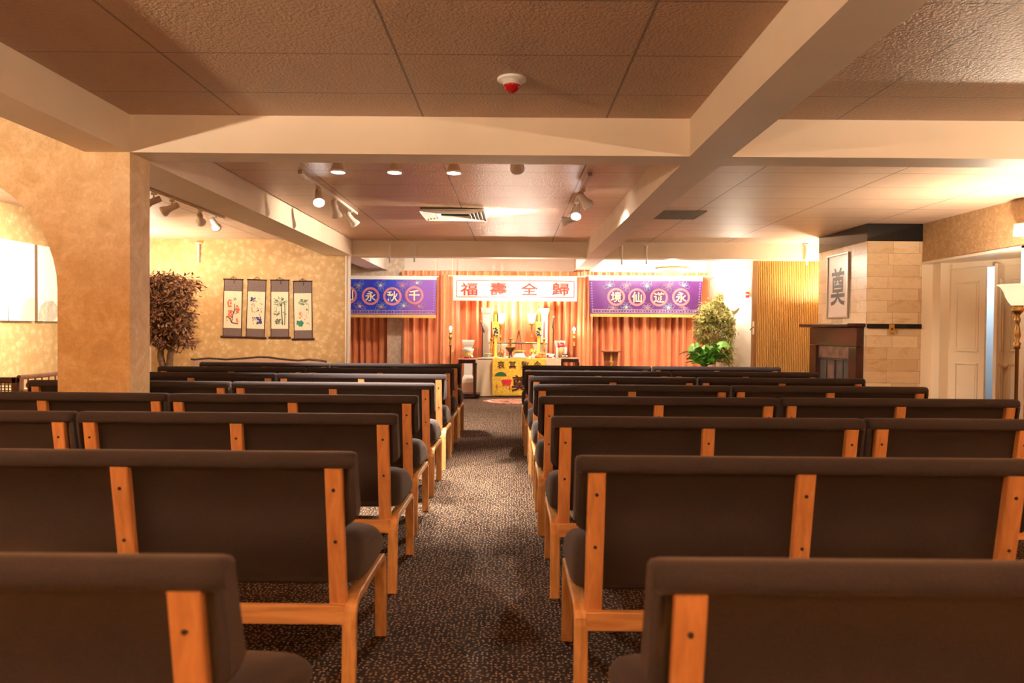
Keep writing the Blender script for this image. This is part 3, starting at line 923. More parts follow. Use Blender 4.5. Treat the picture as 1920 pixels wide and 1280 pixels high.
def cloth_banner(label, px0, px1, py0, pyh, py1, Y, clothm, chars, cpx, flip, fpts, amp=.022, taper=0.0, seed=1, charmat='creamthread', vines=('bluethread',)):
    a = at(px0, py0, Y); b_ = at(px1, py0, Y); zh = at((px0 + px1) / 2, pyh, Y).z; zb = at((px0 + px1) / 2, py1, Y).z
    x0, x1 = a.x, b_.x; xc = (x0 + x1) / 2; W = x1 - x0; z1 = (a.z + b_.z) / 2
    rnd = random.Random(seed); ph = [rnd.uniform(0, 6.28) for _ in range(4)]
    t = thing('banner', label, 'banner', (xc, Y, z1))
    H = z1 - zb; hh = z1 - zh
    def f(x, z):
        k = .25 + .75 * min(1, -z / H)
        return amp * k * (sin(x * 5.3 + ph[0]) + .6 * sin(x * 11.7 + ph[1] + z * 3)) * .6
    def gx(x, z): return x * (1 - taper * (-z / H))
    def sheet(za, zc_):
        def fn(u, v):
            x = -W / 2 + W * u; z = za + (zc_ - za) * v
            return (gx(x, z), f(x, z), z)
        return fn
    MB().grid(sheet(-hh, 0), 40, 3).build('header', M['bannerwhite'], t)
    MB().grid(sheet(-H, -hh), 60, 16).build('cloth', clothm, t)
    fr = MB(); n = int(W / .02)
    for i in range(n):
        x = -W / 2 + W * (i + .5) / n
        fr.add([(gx(x - .009, -H), f(x, -H) - .002, -H + .004), (gx(x + .009, -H), f(x, -H) - .002, -H + .004), (gx(x + .007, -H), f(x, -H) - .004, -H - .055), (gx(x - .007, -H), f(x, -H) - .004, -H - .055)], [(0, 1, 2, 3)])
    fr.build('fringe', M['fringe'], t)
    g = lambda x, z: f(x, z)
    for ch, (px, py, pr) in zip(chars, cpx):
        c = at(px, py, Y); cx, cz = c.x - xc, c.z - z1
        r = pr / F_PX * Y
        m = MB(); ring_strip(m, cx, cz, r * .86, r * .24, g, .012); rg = m.build('medallion_ring', M['rose'], t)
        m = MB(); ring_strip(m, cx, cz, r * .86, r * .05, g, .015); m.build('ring_stitching', M['lilac'], rg)
        m = MB(); put_glyph(m, ch, cx, cz, r * 1.16, g, .018, .014); m.build('character', M[charmat], t)
    for i, (px, py, red, dirs) in enumerate(fpts):
        c = at(px, py, Y); cx, cz = c.x - xc, c.z - z1
        m = MB()
        for q_, d in enumerate(dirs): loop_strip(m, cx, cz, radians(d), .125 if q_ % 2 else .10, .0055, g, .0095 + q_ * .0005); loop_strip(m, cx, cz, radians(d + 14), .065, .005, g, .0098 + q_ * .0005)
        m.build('vine', M[vines[i % len(vines)]], t)
        m = MB(); star(m, cx, cz, .036, g, .016); m.build('flower', M['rose'] if red else M['pinkthread'], t)
    # embroidered border along the lower hem and the free side edges
    m = MB(); x = -W / 2 + .05; k = 0
    while x < W / 2 - .04:
        z = -H + .055
        star(m, gx(x, z), z, .022 if k % 3 else .03, g, .012, 4, .4, .4)
        x += .055; k += 1
    for sx in (-1, 1):
        z = -hh - .05
        while z > -H + .06:
            star(m, gx(sx * (W / 2 - .045), z), z, .022, g, .012, 4, .4)
            z -= .05
    m.build('border_embroidery', M['lilac'], t)
    m = MB()
    for z in (-H + .085, -H + .026):
        m.strip([(gx(-W / 2 + .03 + (W - .06) * i / 40, z), g(-W / 2 + (W) * i / 40, z) - .011, z) for i in range(41)], .007)
    m.build('border_line', M['pinkthread'], t)
    return t


YB = 13.75
UP = (20, 50, 130, 160, 250, 290); DN = (-20, -50, -130, -160, 70, 110)
purple_f = [(1143, 535, 0, (10, 60, 140, 200)), (1174, 536, 1, (20, 60, 150, 190, 250, 290)), (1213, 536, 0, (15, 50, 130, 165, 250, 290)), (1253, 536, 1, (20, 50, 160, 190, 250, 290)), (1281, 535, 0, (20, 70, 150, 340)),
            (1149, 577, 1, (-20, 30, 150, 200)), (1174, 576, 0, (-20, 50, 110, 160, 200, 340)), (1214, 577, 1, (-20, 20, 60, 120, 160, 200)), (1253, 577, 0, (-20, 20, 60, 120, 160, 200)), (1282, 577, 1, (150, 200, -20, -50))]
cloth_banner('purple banner with four gold characters in rings, right of the white banner', 1104, 1318, 517, 526, 589, YB, M['purple'], '境仙遊永',
             [(1155, 556.5, 17), (1194, 557, 17), (1235.5, 557.5, 17), (1276.5, 557, 17)], True, purple_f, .028, .035, 3, vines=('bluethread', 'lilac'))
blue_f = [(673, 535, 1, (20, 50, 160, 200, 260, 290)), (714, 535, 0, (15, 50, 130, 165, 250, 290)), (755, 535, 1, (20, 50, 140, 170, 250, 290)), (782, 530, 0, (10, 60, 340, 200)), (633, 535, 0, (10, 60, 340, 200)),
          (675, 574, 0, (-20, 50, 110, 160, 200, 340)), (715, 575, 1, (-20, 20, 60, 120, 160, 200)), (757, 573, 0, (-20, 20, 60, 120, 160, 200)), (786, 574, 1, (150, 20, -20, -50)), (634, 574, 1, (-20, 50, 110, 160))]
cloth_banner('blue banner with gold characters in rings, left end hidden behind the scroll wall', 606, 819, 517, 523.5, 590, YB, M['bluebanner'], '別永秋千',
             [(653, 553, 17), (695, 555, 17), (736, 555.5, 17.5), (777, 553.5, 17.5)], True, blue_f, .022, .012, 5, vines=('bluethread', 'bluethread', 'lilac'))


def white_banner():
    px0, px1 = 850, 1082
    a = at(px0, 518, YB); b_ = at(px1, 519, YB); zb = at(966, 564, YB).z
    x0, x1 = a.x, b_.x; xc = (x0 + x1) / 2; W = x1 - x0; z1 = a.z; H = z1 - zb
    t = thing('banner', 'white banner with four red characters inside a red border, above the altar', 'banner', (xc, YB, z1))
    f = lambda x, z: .012 * sin(x * 4.1 + 1) * (.3 - z)
    MB().grid(lambda u, v: (-W / 2 + W * u, f(-W / 2 + W * u, -H + H * v), -H + H * v), 40, 8).build('cloth', M['bannerwhite'], t)
    def pp(px, py): c = at(px, py, YB); return c.x - xc, c.z - z1
    bx0, bz1 = pp(856.5, 525.5); bx1, bz0 = pp(1076, 558)
    m = MB()
    for (xa, za, xb, zb_) in ((bx0, bz1, bx1, bz1), (bx0, bz0, bx1, bz0), (bx0, bz0, bx0, bz1), (bx1, bz0, bx1, bz1)):
        pts = [(xa + (xb - xa) * i / 24, f(xa + (xb - xa) * i / 24, za + (zb_ - za) * i / 24) - .006, za + (zb_ - za) * i / 24) for i in range(25)]
        m.strip(pts, .014)
    m.build('border', M['red'], t)
    for ch, px, w_ in zip('福壽全歸', (879.5, 934.5, 992.5, 1051), (35, 35, 36, 35)):
        cx, cz = pp(px, 542)
        m = MB(); put_glyph(m, ch, cx, cz, .245, f, .014, .007, 1.35); m.build('character', M['red'], t)
    m = MB()
    for i in range(13):
        x = -W / 2 + .12 + (W - .24) * i / 12
        m.lathe([(.001, 0), (.008, 0), (.008, -.003), (.001, -.003)], (x, f(x, -.03) - .004, -.03), 8, Matrix.Rotation(radians(90), 4, 'X'))
    m.build('eyelet', M['steel'], t)


white_banner()
for (pa, pb, nm, wires) in ((600, 822, 'left', (640, 817)), (840, 1098, 'middle', (848, 1096)), (1098, 1345, 'right', (1125, 1309))):
    a = at(pa, 516.5, YB); b_ = at(pb, 517.5, YB)
    t = thing('hanging_rail', {'left': 'thin white rail that carries the blue banner', 'middle': 'thin white rail that carries the white banner', 'right': 'thin white rail that carries the purple banner'}[nm], 'rail', ((a.x + b_.x) / 2, YB, a.z), 0, 'rails hung below the altar room ceiling')
    MB().tube([(a.x - (a.x + b_.x) / 2, .045, .0), (b_.x - (a.x + b_.x) / 2, .012, .0)], .011, 8).build('rail', M['rail_white'], t)
    for px in wires:
        x = at(px, 516, YB).x - (a.x + b_.x) / 2
        MB().tube([(x, .045, 0), (x, .045, ZC - a.z)], .006, 6).build('wire', M['rail_white'], t)

# ------------------------------------------------------------------ gold folding partition
def partition():
    Y = YK + .30
    x0 = at(1418, 600, Y).x; x1 = 5.28
    t = thing('folding_partition', 'gold pleated folding partition drawn out left of the chimney', 'folding partition', (x0, Y, 0))
    n = int((x1 - x0) / .0295)
    pts = []
    for k in range(n):
        pts += [(k * .0295 + a, y) for a, y in ((0, .030), (.004, -.010), (.0095, -.020), (.0145, -.020), (.020, -.010), (.024, .030))]
    n = len(pts) - 1
    m = MB()
    vs = [(x, y, .01) for x, y in pts] + [(x, y, ZB + .0) for x, y in pts]
    m.add(vs, [(i, i + 1, i + 2 + n, i + 1 + n) for i in range(n)])
    m.build('pleats', M['fold'], t)
    xp = at(1409.5, 600, Y).x - x0
    MB().box(xp, -.028, -.03, .03, .01, ZB).box(-.026, .0, -.018, .018, .01, ZB).build('lead_post', M['bronze2'], t, bevel=.004)
    c = at(1412, 614, Y)
    m = MB(); m.box(xp + .004, xp + .030, -.045, -.028, c.z - .11, c.z + .10)
    h = m.build('latch_plate', M['fixture'], t, bevel=.003)
    MB().tube([(xp + .02, -.05, c.z + .01), (xp - .035, -.075, c.z - .02), (xp - .05, -.075, c.z - .045)], .008, 8).build('handle', M['bronze'], h)


M['bronze2'] = mat('brown_post_vinyl', (0.30, 0.15, 0.05), 0.45)
partition()
c = at(1400.5, 553, 13.33)
t = thing('fire_alarm_pull', 'small red fire alarm pull on the white wall beside the folding partition', 'fire alarm', (c.x, 13.345, c.z))
MB().cbox((0, -.02, 0), (.07, .04, .11)).build('body', M['redplastic'], t, bevel=.006)
MB().cbox((-.005, -.046, .01), (.05, .012, .02)).build('pull_bar', M['white'], t)
# wall sconce behind the leafy tree
c = at(1376, 578, 13.3)
t = thing('wall_sconce', 'half-bowl wall light glowing on the white wall behind the leafy tree', 'wall light', (c.x, 13.35, c.z))
m = MB()
def half_bowl():
    rings = []
    for r, z in ((.02, -.08), (.07, -.05), (.10, 0), (.11, .03)):
        rings.append([(r * cos(pi + pi * k / 14), r * sin(pi + pi * k / 14) * .8, z) for k in range(15)])
    return MB().loft(rings, closed=False, caps=False)
half_bowl().build('bowl', M['white'], t, solid=.004)
MB().cbox((0, -.012, -.02), (.08, .022, .10)).build('back_plate', M['white'], t, bevel=.004)
light('sconce_light', 'POINT', (0, -.09, .075), PW['sconce'], WARM2, t, .07)

# pendant bowl
def pendant():
    c0 = at(1230.5, 502, 12.6); c1 = at(1293, 502, 12.6)
    cx = (c0.x + c1.x) / 2; r = (c1.x - c0.x) / 2; z = c0.z
    t = thing('pendant_light', 'white glowing bowl pendant with a bronze rim before the purple banner', 'pendant light', (cx, 12.6, z))
    MB().lathe([(.001, -.15), (.08, -.143), (.17, -.115), (.25, -.065), (r - .01, -.005), (r - .02, -.003), (.24, -.060), (.16, -.108), (.001, -.14)], n=40).build('bowl', M['shade'], t)
    MB().lathe([(r - .015, -.012), (r + .012, -.010), (r + .014, .010), (r - .012, .012)], n=40, caps=False).build('rim', M['brass'], t)
    for k in range(3):
        a = 2 * pi * k / 3 + .5
        MB().tube([(r * cos(a), r * sin(a), .01), (.02 * cos(a), .02 * sin(a), ZC - z - .03)], .006, 6).build('suspension_rod', M['brass'], t)
    MB().lathe([(.001, ZC - z - .04), (.05, ZC - z - .035), (.06, ZC - z - .001), (.001, ZC - z - .001)], n=20).build('canopy', M['brass'], t)
    light('pendant_lamp', 'POINT', (0, 0, .06), PW['pendant'], WARM2, t, .08)


pendant()

# ------------------------------------------------------------------ scroll paintings
def blob(m, x, z, r, rnd, y, n=7):
    vs = [(x + r * (.6 + .6 * rnd.random()) * cos(2 * pi * i / n), y, z + r * (.6 + .6 * rnd.random()) * sin(2 * pi * i / n)) for i in range(n)]
    m.add(vs, [tuple(range(n))])


def leafprint(m, x, z, ang, ln, wd, y):
    c, s = cos(ang), sin(ang)
    P = [(0, 0), (.4, .5), (1, 0), (.4, -.5)]
    m.add([(x + u * ln * c - v * wd * s, y, z + u * ln * s + v * wd * c) for u, v in P], [(0, 3, 2, 1)])


def scroll(i, quad, label):
    (x0, y0), (x1, y1), (x2, y2), (x3, y3) = quad      # tl tr br bl
    Y = YK - .012
    A, B, Cc, D = at(x0, y0, Y), at(x1, y1, Y), at(x2, y2, Y), at(x3, y3, Y)
    W = ((B - A).length + (Cc - D).length) / 2; H = ((D - A).length + (Cc - B).length) / 2
    mid = (A + B) / 2; dn = (Cc + D) / 2 - mid
    ang = math.atan2(dn.x, -dn.z)
    t = thing('scroll_painting', label, 'scroll painting', (mid.x, Y, mid.z), 0, 'hanging scrolls on the left wall')
    t.rotation_euler = (0, -ang, 0)
    hw = W / 2
    MB().box(-hw, hw, -.002, .004, -H, 0).build('mount', M['brocade'], t)
    MB().box(-hw + .012, hw - .012, -.005, -.002, -H * .845, -H * .205).build('paper', M['paper'], t)
    MB().box(-hw, -hw + .010, -.004, .003, -H, 0).box(hw - .010, hw, -.004, .003, -H, 0).build('edging', M['darkwood'], t)
    MB().tube([(-hw - .008, 0, 0), (hw + .008, 0, 0)], .011, 8).build('top_bar', M['darkwood'], t)
    MB().tube([(-hw - .03, -.006, -H), (hw + .03, -.006, -H)], .017, 10).build('roller', M['darkwood'], t)
    m = MB().tube([(-.06, 0, .005), (0, 0, .045), (.06, 0, .005)], .004, 6)
    m.tube([(0.0, -.012, .04), (.02, -.014, -.03), (.012, -.014, -.07)], .005, 6) if i != 1 else None
    m.build('cord', M['darkwood'], t)
    rnd = random.Random(40 + i)
    z0, z1 = -H * .78, -H * .30; zz = lambda v: z0 + (z1 - z0) * v; xx = lambda u: -hw * .68 + 2 * hw * .68 * u
    y = -.0065
    def put(name, mt, items):
        m = MB()
        for q_, it in enumerate(items):
            y = -.0065 - q_ * 1.2e-4
            if it[0] == 'b': blob(m, xx(it[1]), zz(it[2]), it[3] * .75, rnd, y)
            elif it[0] == 'l': leafprint(m, xx(it[1]), zz(it[2]), it[3], it[4], it[5], y - .0005)
            else: m.strip([(xx(u), y - .0003, zz(v)) for u, v in it[1]], it[2])
        m.build(name, M[mt], t)
    R = rnd.random
    if i == 0:
        put('printed_branches', 'blackink', [('s', [(.95, .02), (.45, .06), (.30, .20), (.15, .28), (.02, .27)], .016), ('s', [(.45, .08), (.55, .38), (.62, .50), (.85, .56)], .012), ('s', [(.60, .40), (.68, .62), (.62, .74)], .012), ('s', [(.72, .38), (.95, .44)], .010), ('s', [(.35, .20), (.55, .34)], .01),
                                             ('s', [(.60, .95), (.62, .86)], .012), ('s', [(.70, .96), (.74, .88)], .010)])
        put('printed_blossoms', 'orange_red', [('b', .12 + .25 * R(), .62 + .3 * R() * (1 - .4 * R()), .017 * (.6 + R())) for _ in range(16)] + [('b', .82 + .16 * R(), .42 + .30 * R(), .018 * (.6 + R())) for _ in range(14)]
            + [('b', .22 + .28 * R(), .28 + .22 * R(), .018 * (.6 + R())) for _ in range(14)] + [('b', .03 + .15 * R(), .12 + .14 * R(), .012) for _ in range(6)] + [('b', .84 + .14 * R(), .08 + .14 * R(), .018 * (.6 + R())) for _ in range(9)])
    elif i == 1:
        put('printed_rocks', 'navy', [('b', .62 + .36 * R(), .02 + .26 * R(), .022) for _ in range(26)] + [('b', .25 + .35 * R(), .14 + .14 * R(), .012) for _ in range(12)] + [('b', .06 + .36 * R(), .84 + .14 * R(), .016) for _ in range(18)])
        put('printed_branches', 'blackink', [('l', R() * .8 + .1, .30 + .65 * R(), R() * 3.1, .03, .010) for _ in range(16)] + [('s', [(.20, .66), (.22, .46)], .004), ('s', [(.12, .64), (.14, .5)], .004), ('s', [(.55, .48), (.75, .56)], .010), ('s', [(.30, .78), (.14, .72), (.22, .70)], .007)])
        put('printed_blossoms', 'orange_red', [('b', .30 + .08 * R(), .03 + .03 * R(), .010) for _ in range(4)] + [('b', .92, .46 + .04 * R(), .014) for _ in range(3)])
    elif i == 2:
        put('printed_bamboo_canes', 'blackink', [('s', [(.72, .0), (.66, .45), (.62, .78)], .013), ('s', [(.90, .0), (.92, .45), (.90, .80)], .012), ('s', [(.24, .44), (.23, .68)], .004), ('s', [(.12, .50), (.10, .66)], .003)])
        put('printed_bamboo_leaves', 'leafgreen', [('l', .12 + .85 * R(), .70 + .29 * R(), pi + .5 - 1.4 * R() + (pi if R() > .5 else 0), .045, .012) for _ in range(46)] + [('l', .05 + .5 * R(), .38 + .12 * R(), pi + R(), .04, .010) for _ in range(14)]
            + [('l', .15 + .55 * R(), .02 + .18 * R(), pi * R(), .045, .011) for _ in range(22)] + [('l', .85 + .15 * R(), .35 + .12 * R(), pi * R(), .03, .010) for _ in range(8)])
    else:
        put('printed_rock', 'teal', [('b', .05 + .55 * R() * (1 - .2), .02 + .18 * R(), .024) for _ in range(30)])
        put('printed_canopy', 'leafgreen', [('l', .30 + .68 * R(), .80 + .19 * R(), pi + 1.2 * R() - .2, .05, .010) for _ in range(34)] + [('s', [(.95, .8), (.97, .6), (.93, .45)], .004)])
        put('printed_blossoms', 'orange_red', [('b', .18 + .3 * R(), .30 + .22 * R(), .014) for _ in range(14)] + [('b', .62 + .1 * R(), .24 + .04 * R(), .008) for _ in range(5)])
        put('printed_petals', 'palepink', [('b', .30 + .5 * R(), .22 + .6 * R(), .012) for _ in range(22)])
        put('printed_writing', 'blackink', [('b', .76 + .1 * R(), .55 + .10 * R(), .010) for _ in range(6)] + [('l', .78 + .04 * R(), .28 + .24 * R(), R() * 3, .014, .006) for _ in range(9)] + [('s', [(.75, .10), (.9, .14), (1., .06)], .008)])


scroll(0, ((420, 523), (455.5, 524), (453, 632), (417.5, 631)), 'hanging scroll with red plum blossoms, leftmost of the four beside the bushy tree')
scroll(1, ((464.5, 524), (499.5, 525), (496, 633.5), (461, 632)), 'hanging scroll with dark blue rocks and chrysanthemums, second of four')
scroll(2, ((507.5, 525), (542, 525), (542, 633), (507.5, 632.5)), 'hanging scroll with green bamboo, third of four')
scroll(3, ((549.5, 527), (585, 527.5), (586, 636), (551.5, 635.5)), 'hanging scroll with a green rock and pink blossoms, nearest the altar opening')

# ------------------------------------------------------------------ canvases on the left wall
def canvas(label, y0, y1, z0, z1, kind):
    t = thing('canvas_print', label, 'canvas print', (XL + .001, y0, z0), 0, 'white canvases on the left wall')
    L = y1 - y0; H = z1 - z0
    MB().box(0, .045, 0, L, 0, H).build('stretched_frame', M['canvas_side'], t)
    MB().box(.0445, .047, .001, L - .001, .002, H - .001).build('canvas', M['canvas'], t)
    X = .0478
    rnd = random.Random(3 + kind)
    def disc(m, cy, cz, ry, rz, n=16, k=.12):
        X = .0478 + len(m.f) * 3e-4
        m.add([(X, cy + ry * (1 + k * (rnd.random() - .5)) * cos(2 * pi * i / n), cz + rz * (1 + k * (rnd.random() - .5)) * sin(2 * pi * i / n)) for i in range(n)], [tuple(range(n))])
    if kind == 0:
        m = MB(); disc(m, L - .50, .30, .055, .085); m.build('printed_tulip', M['softpetal'], t)
        m = MB(); disc(m, L - .80, .62, .05, .06); m.build('printed_tulip', M['softpetal'], t)
        m = MB(); disc(m, L - .05, .14, .16, .15); disc(m, L - .16, .05, .12, .05)
        for i in range(2): pass
        m.v = [(x, min(y, L - .002), max(z, .003)) for x, y, z in m.v]
        m.build('printed_stones', M['softpetal'], t)
        m = MB()
        for cy, z1_, n in ((L - .12, H * .86, 13), (L - .19, H * .78, 14)):
            for i in range(n):
                z = z1_ - i * .032
                for k in range(3):
                    y = cy + .018 * (rnd.random() - .5); zz = z + .018 * (rnd.random() - .5); a = rnd.random() * 3.14
                    dy, dz = .009 * cos(a), .009 * sin(a)
                    m.add([(X, y - dy, zz - dz), (X, y + dy, zz + dz), (X, y + dy + .002, zz + dz + .003), (X, y - dy + .002, zz - dz + .003)], [(0, 1, 2, 3)])
        m.build('printed_writing', M['greyink'], t)
        m = MB(); m.add([(X, L - .46, .0), (X, L - .448, .0), (X, L - .45, .20), (X, L - .456, .20)], [(0, 1, 2, 3)])
        disc(m, L - .88, .08, .06, .02); m.build('printed_stem', M['blackink'], t)
    else:
        m = MB(); disc(m, .22, .13, .19, .13); disc(m, .06, .06, .06, .07); m.v = [(x, max(y, .003), max(z, .003)) for x, y, z in m.v]
        m.build('printed_stones', M['greystone'], t)
        m = MB(); m.add([(X, .36, .50), (X, .45, .52), (X, .52, .50), (X, .52, .60), (X, .44, .58)], [(0, 1, 2, 3, 4)]); m.build('printed_petal', M['greyink'], t)


zlo, zhi = at(0, 0, 1).z, 0
q = atx(65, 602, XL + .045); q2 = atx(65, 458, XL + .045); q3 = atx(70.5, 602, XL + .045)
canvas('white canvas with a pale tulip and small handwriting, nearer the camera', q.y - 1.35, q.y, q.z, q2.z, 0)
canvas('white canvas with grey stones partly hidden by the arch', q3.y, q3.y + 1.35, q.z, q2.z, 1)

# ------------------------------------------------------------------ chimney breast details
def framed_character():
    y0 = atx(1593, 540, XC0).y; y1 = atx(1553.5, 540, XC0).y
    zb = atx(1593, 596, XC0).z; zt_ = atx(1593, 471.5, XC0).z
    yc = (y0 + y1) / 2; W = y1 - y0; H = zt_ - zb
    t = thing('framed_calligraphy', 'silver framed single black character on the chimney side above the mantel', 'framed calligraphy', (XC0, yc, (zb + zt_) / 2))
    hw, hh = W / 2, H / 2
    MB().box(-.012, -.002, -hw + .012, hw - .012, -hh + .012, hh - .012).build('paper', M['palepaper'], t)
    m = MB()
    for a in ((-hw, -hw + .022, -hh, hh), (hw - .022, hw, -hh, hh)): m.box(-.03, -.001, a[0], a[1], a[2], a[3])
    m.box(-.03, -.001, -hw + .022, hw - .022, -hh, -hh + .024).box(-.03, -.001, -hw + .022, hw - .022, hh - .024, hh)
    m.build('frame', M['steel'], t, bevel=.003)
    m = MB(); vs, fs = glyph('奠', .015)
    zs = atx(1575, 500, XC0).z - (zb + zt_) / 2; ze = atx(1570, 574, XC0).z - (zb + zt_) / 2
    hgt = zs - ze; cz = (zs + ze) / 2
    m.add([(-.0145, -x * hgt * .80, cz + z * hgt) for x, z in vs], fs)
    m.build('character', M['fadedink'], t)


M['palepaper'] = mat('pale_pink_paper', (0.74, 0.62, 0.54), 0.3)
M['fadedink'] = mat('brown_black_ink', (0.060, 0.040, 0.030), 0.5)
framed_character()


def fireplace():
    y0 = 9.38; y1 = atx(1518, 640, XC0 - .10).y
    z1 = atx(1518, 614, XC0 - .10).z
    X = XC0 - .10
    t = thing('fireplace', 'dark glossy wooden fireplace surround on the chimney side with glass doors', 'fireplace', (X, y0, 0))
    L = y1 - y0
    fz = atx(1606, 650, X).z
    MB().box(0, .10, 0, L, fz, z1).build('frieze', M['darkwood'], t, bevel=.006)
    w_ = .22
    MB().box(0, .10, 0, w_, 0, fz - .004).build('pilaster', M['darkwood'], t, bevel=.006)
    MB().box(0, .10, L - w_, L, 0, fz - .004).build('pilaster', M['darkwood'], t, bevel=.006)
    oz = atx(1570, 671, X).z
    MB().box(.045, .10, w_, L - w_, oz, fz - .004).build('lintel_stone', M['firestone'], t)
    n = 4; p = (L - 2 * w_) / n
    for i in range(n):
        MB().box(.055 + .012 * (i % 2), .075 + .012 * (i % 2), w_ + i * p + .012, w_ + (i + 1) * p - .012, .1, oz - .03).build('glass_panel', M['glassdoor'], t)
    m = MB().box(.04, .085, w_, L - w_, oz - .03, oz).box(.04, .085, w_, L - w_, .04, .1)
    for i in range(n + 1): m.box(.045, .08, w_ + i * p - .014, w_ + i * p + .014, .1, oz - .03)
    m.build('door_frame', M['steel2'], t)
    xm = XC0 - .24
    MB().box(xm - X, .10, -.05, L + .07, z1 + .004, z1 + .052).build('mantel_shelf', M['darkwood'], t, bevel=.012)


M['steel2'] = mat('black_door_frame', (0.05, 0.035, 0.03), 0.3)
fireplace()
za = at(1670, 615.5, 9.33).z; zb2 = at(1670, 607, 9.33).z
tag(MB().box(XC0 + .005, XC1 - .005, 9.306, 9.331, za, zb2).build('stone_ledge', M['blackglass'], bevel=.003), 'black stone band across the chimney front level with the mantel', 'stone band')
c = at(1672, 616.5, 9.30)
t = thing('light_switch', 'gold light switch plate on the chimney front', 'light switch', (c.x, 9.304, c.z))
MB().cbox((0, -.003, 0), (.072, .008, .118)).build('plate', M['gold'], t, bevel=.003)
MB().cbox((0, -.009, 0), (.014, .014, .028)).build('toggle', M['blackink'], t)

# ------------------------------------------------------------------ doors in the recess
def panel_door(label, A, B, hz, knob=None, name='door_1'):
    A = Vector(A); B = Vector(B); L = (B - A).length; ang = math.atan2(B.y - A.y, B.x - A.x)
    t = bpy.data.objects.new(name, None); COL.objects.link(t); t.location = (A.x, A.y, 0); t.rotation_euler = (0, 0, ang)
    tag(t, label, 'door', kind='structure')
    m = MB()
    m.box(0, L, -.016, .016, .01, hz)
    lf = m.build('leaf', M['door'], t)
    for z0, z1 in ((.22, hz * .42), (hz * .49, hz - .17)):
        m = MB()
        x0, x1 = .075, L - .075
        for yy, sg in ((-.016, -1), (.016, 1)):
            for a in ((x0, x1, z0, z0 + .018), (x0, x1, z1 - .018, z1), (x0, x0 + .018, z0, z1), (x1 - .018, x1, z0, z1)):
                m.box(a[0], a[1], yy - (.016 if sg < 0 else 0), yy + (.016 if sg > 0 else 0), a[2], a[3])
            m.box(x0 + .035, x1 - .035, yy - (.006 if sg < 0 else 0), yy + (.006 if sg > 0 else 0), z0 + .035, z1 - .035)
        m.build('panel_moulding', M['door'], lf, bevel=.004)
    if knob:
        kx, kz = knob
        MB().lathe([(.001, .06), (.022, .058), (.028, .042), (.022, .028), (.010, .022), (.010, .014), (.024, .012), (.024, .0), (.001, 0)], (kx, -.016, kz), 16, Matrix.Rotation(radians(90), 4, 'X')).build('knob', M['door'], t)
    return t


ax, ay = at(1784, 600, 9.12).x, 9.12
bx, by = at(1848, 600, 8.70).x, 8.70
panel_door('cream two-panel bifold door leaf closed, left of the blue-white gap', (ax, ay), (bx, by), 2.03)
cx_, cy_ = at(1866, 600, 8.52).x, 8.52
dx_, dy_ = at(1880.5, 600, 8.66).x, 8.66
panel_door('cream door leaf folded edge-on, right of the blue-white gap', (cx_, cy_), (dx_, dy_), 2.05, name='door_2')
panel_door('cream door leaf with a round knob behind the brass floor lamp', (dx_ + .006, dy_ - .006), (dx_ + .22, dy_ - .42), 2.05, (.05, at(1885, 685, 8.6).z), name='door_3')
hx0, hx1 = at(1780, 600, 9.14).x, dx_ + .30
struct('trim_5', MB().loft([[(ax - .03, ay + .06, 2.035), (ax + .03, ay + .10, 2.035), (ax + .03, ay + .10, ZO), (ax - .03, ay + .06, ZO)],
                            [(dx_ + .20, dy_ - .46, 2.035), (dx_ + .26, dy_ - .42, 2.035), (dx_ + .26, dy_ - .42, ZO), (dx_ + .20, dy_ - .46, ZO)]], smooth=False), M['door'])
struct('wall_recess_end', MB().box(dx_ + .215, dx_ + .30, 7.4, dy_ - .44, 0, ZO), M['door'])
struct('trim_4', MB().box(at(1776, 600, 9.2).x, at(1783, 600, 9.15).x, 9.11, 9.2, 0, 2.09), M['door'], .004)
# white cylinder light on the right wall
q = atx(1911, 432, XR - .10)
t = thing('wall_light', 'white cylindrical emergency light high on the right wall', 'wall light', (XR, q.y - .06, q.z))
MB().lathe([(.001, -.065), (.085, -.065), (.09, -.05), (.09, .05), (.085, .06), (.001, .06)], (-.10, 0, 0), 24).build('housing', M['white'], t)
MB().cbox((-.012, 0, 0), (.024, .10, .10)).build('mount', M['white'], t)
MB().ball((-.12, .09, -.005), .024).build('bulb', M['shade'], t)

# ------------------------------------------------------------------ left side furniture
def camel_settee():
    Y = 11.22
    x0 = at(359, 680, Y).x; x1 = at(613, 680, Y).x
    t = thing('settee', 'camel-back upholstered settee with dark rim below the hanging scrolls', 'settee', ((x0 + x1) / 2, Y, 0))
    W = x1 - x0; hw = W / 2
    pts = [(359, 673), (366, 674), (392, 671.5), (425, 674), (455, 672), (485, 669.5), (505, 670), (525, 673), (560, 676), (580, 674), (600, 676), (613, 678)]
    top = [(at(px, py, Y).x - (x0 + x1) / 2, at(px, py, Y).z) for px, py in pts]
    m = MB()
    m.loft([[(x, -.03, .35), (x, .06, .35), (x, .06, z - .012), (x, -.03, z - .012)] for x, z in top], smooth=False)
    m.build('back', M['fabric_beige'], t)
    MB().tube([(x, -.01, z) for x, z in top], .018, 8).build('back_rim', M['darkwood'], t)
    MB().box(-hw + .05, hw - .05, -.62, .02, .28, .44).build('seat', M['fabric_beige'], t, bevel=.04)
    for s in (-1, 1):
        MB().box(s * hw - (.03 if s > 0 else 0), s * hw + (0 if s > 0 else .03), -.55, .0, .30, .60).build('arm', M['fabric_beige'], t, bevel=.012)
        for y in (-.55, .0): MB().box(s * (hw - .03) - .025, s * (hw - .03) + .025, y - .025, y + .025, 0, .30).build('leg', M['darkwood'], t)


camel_settee()


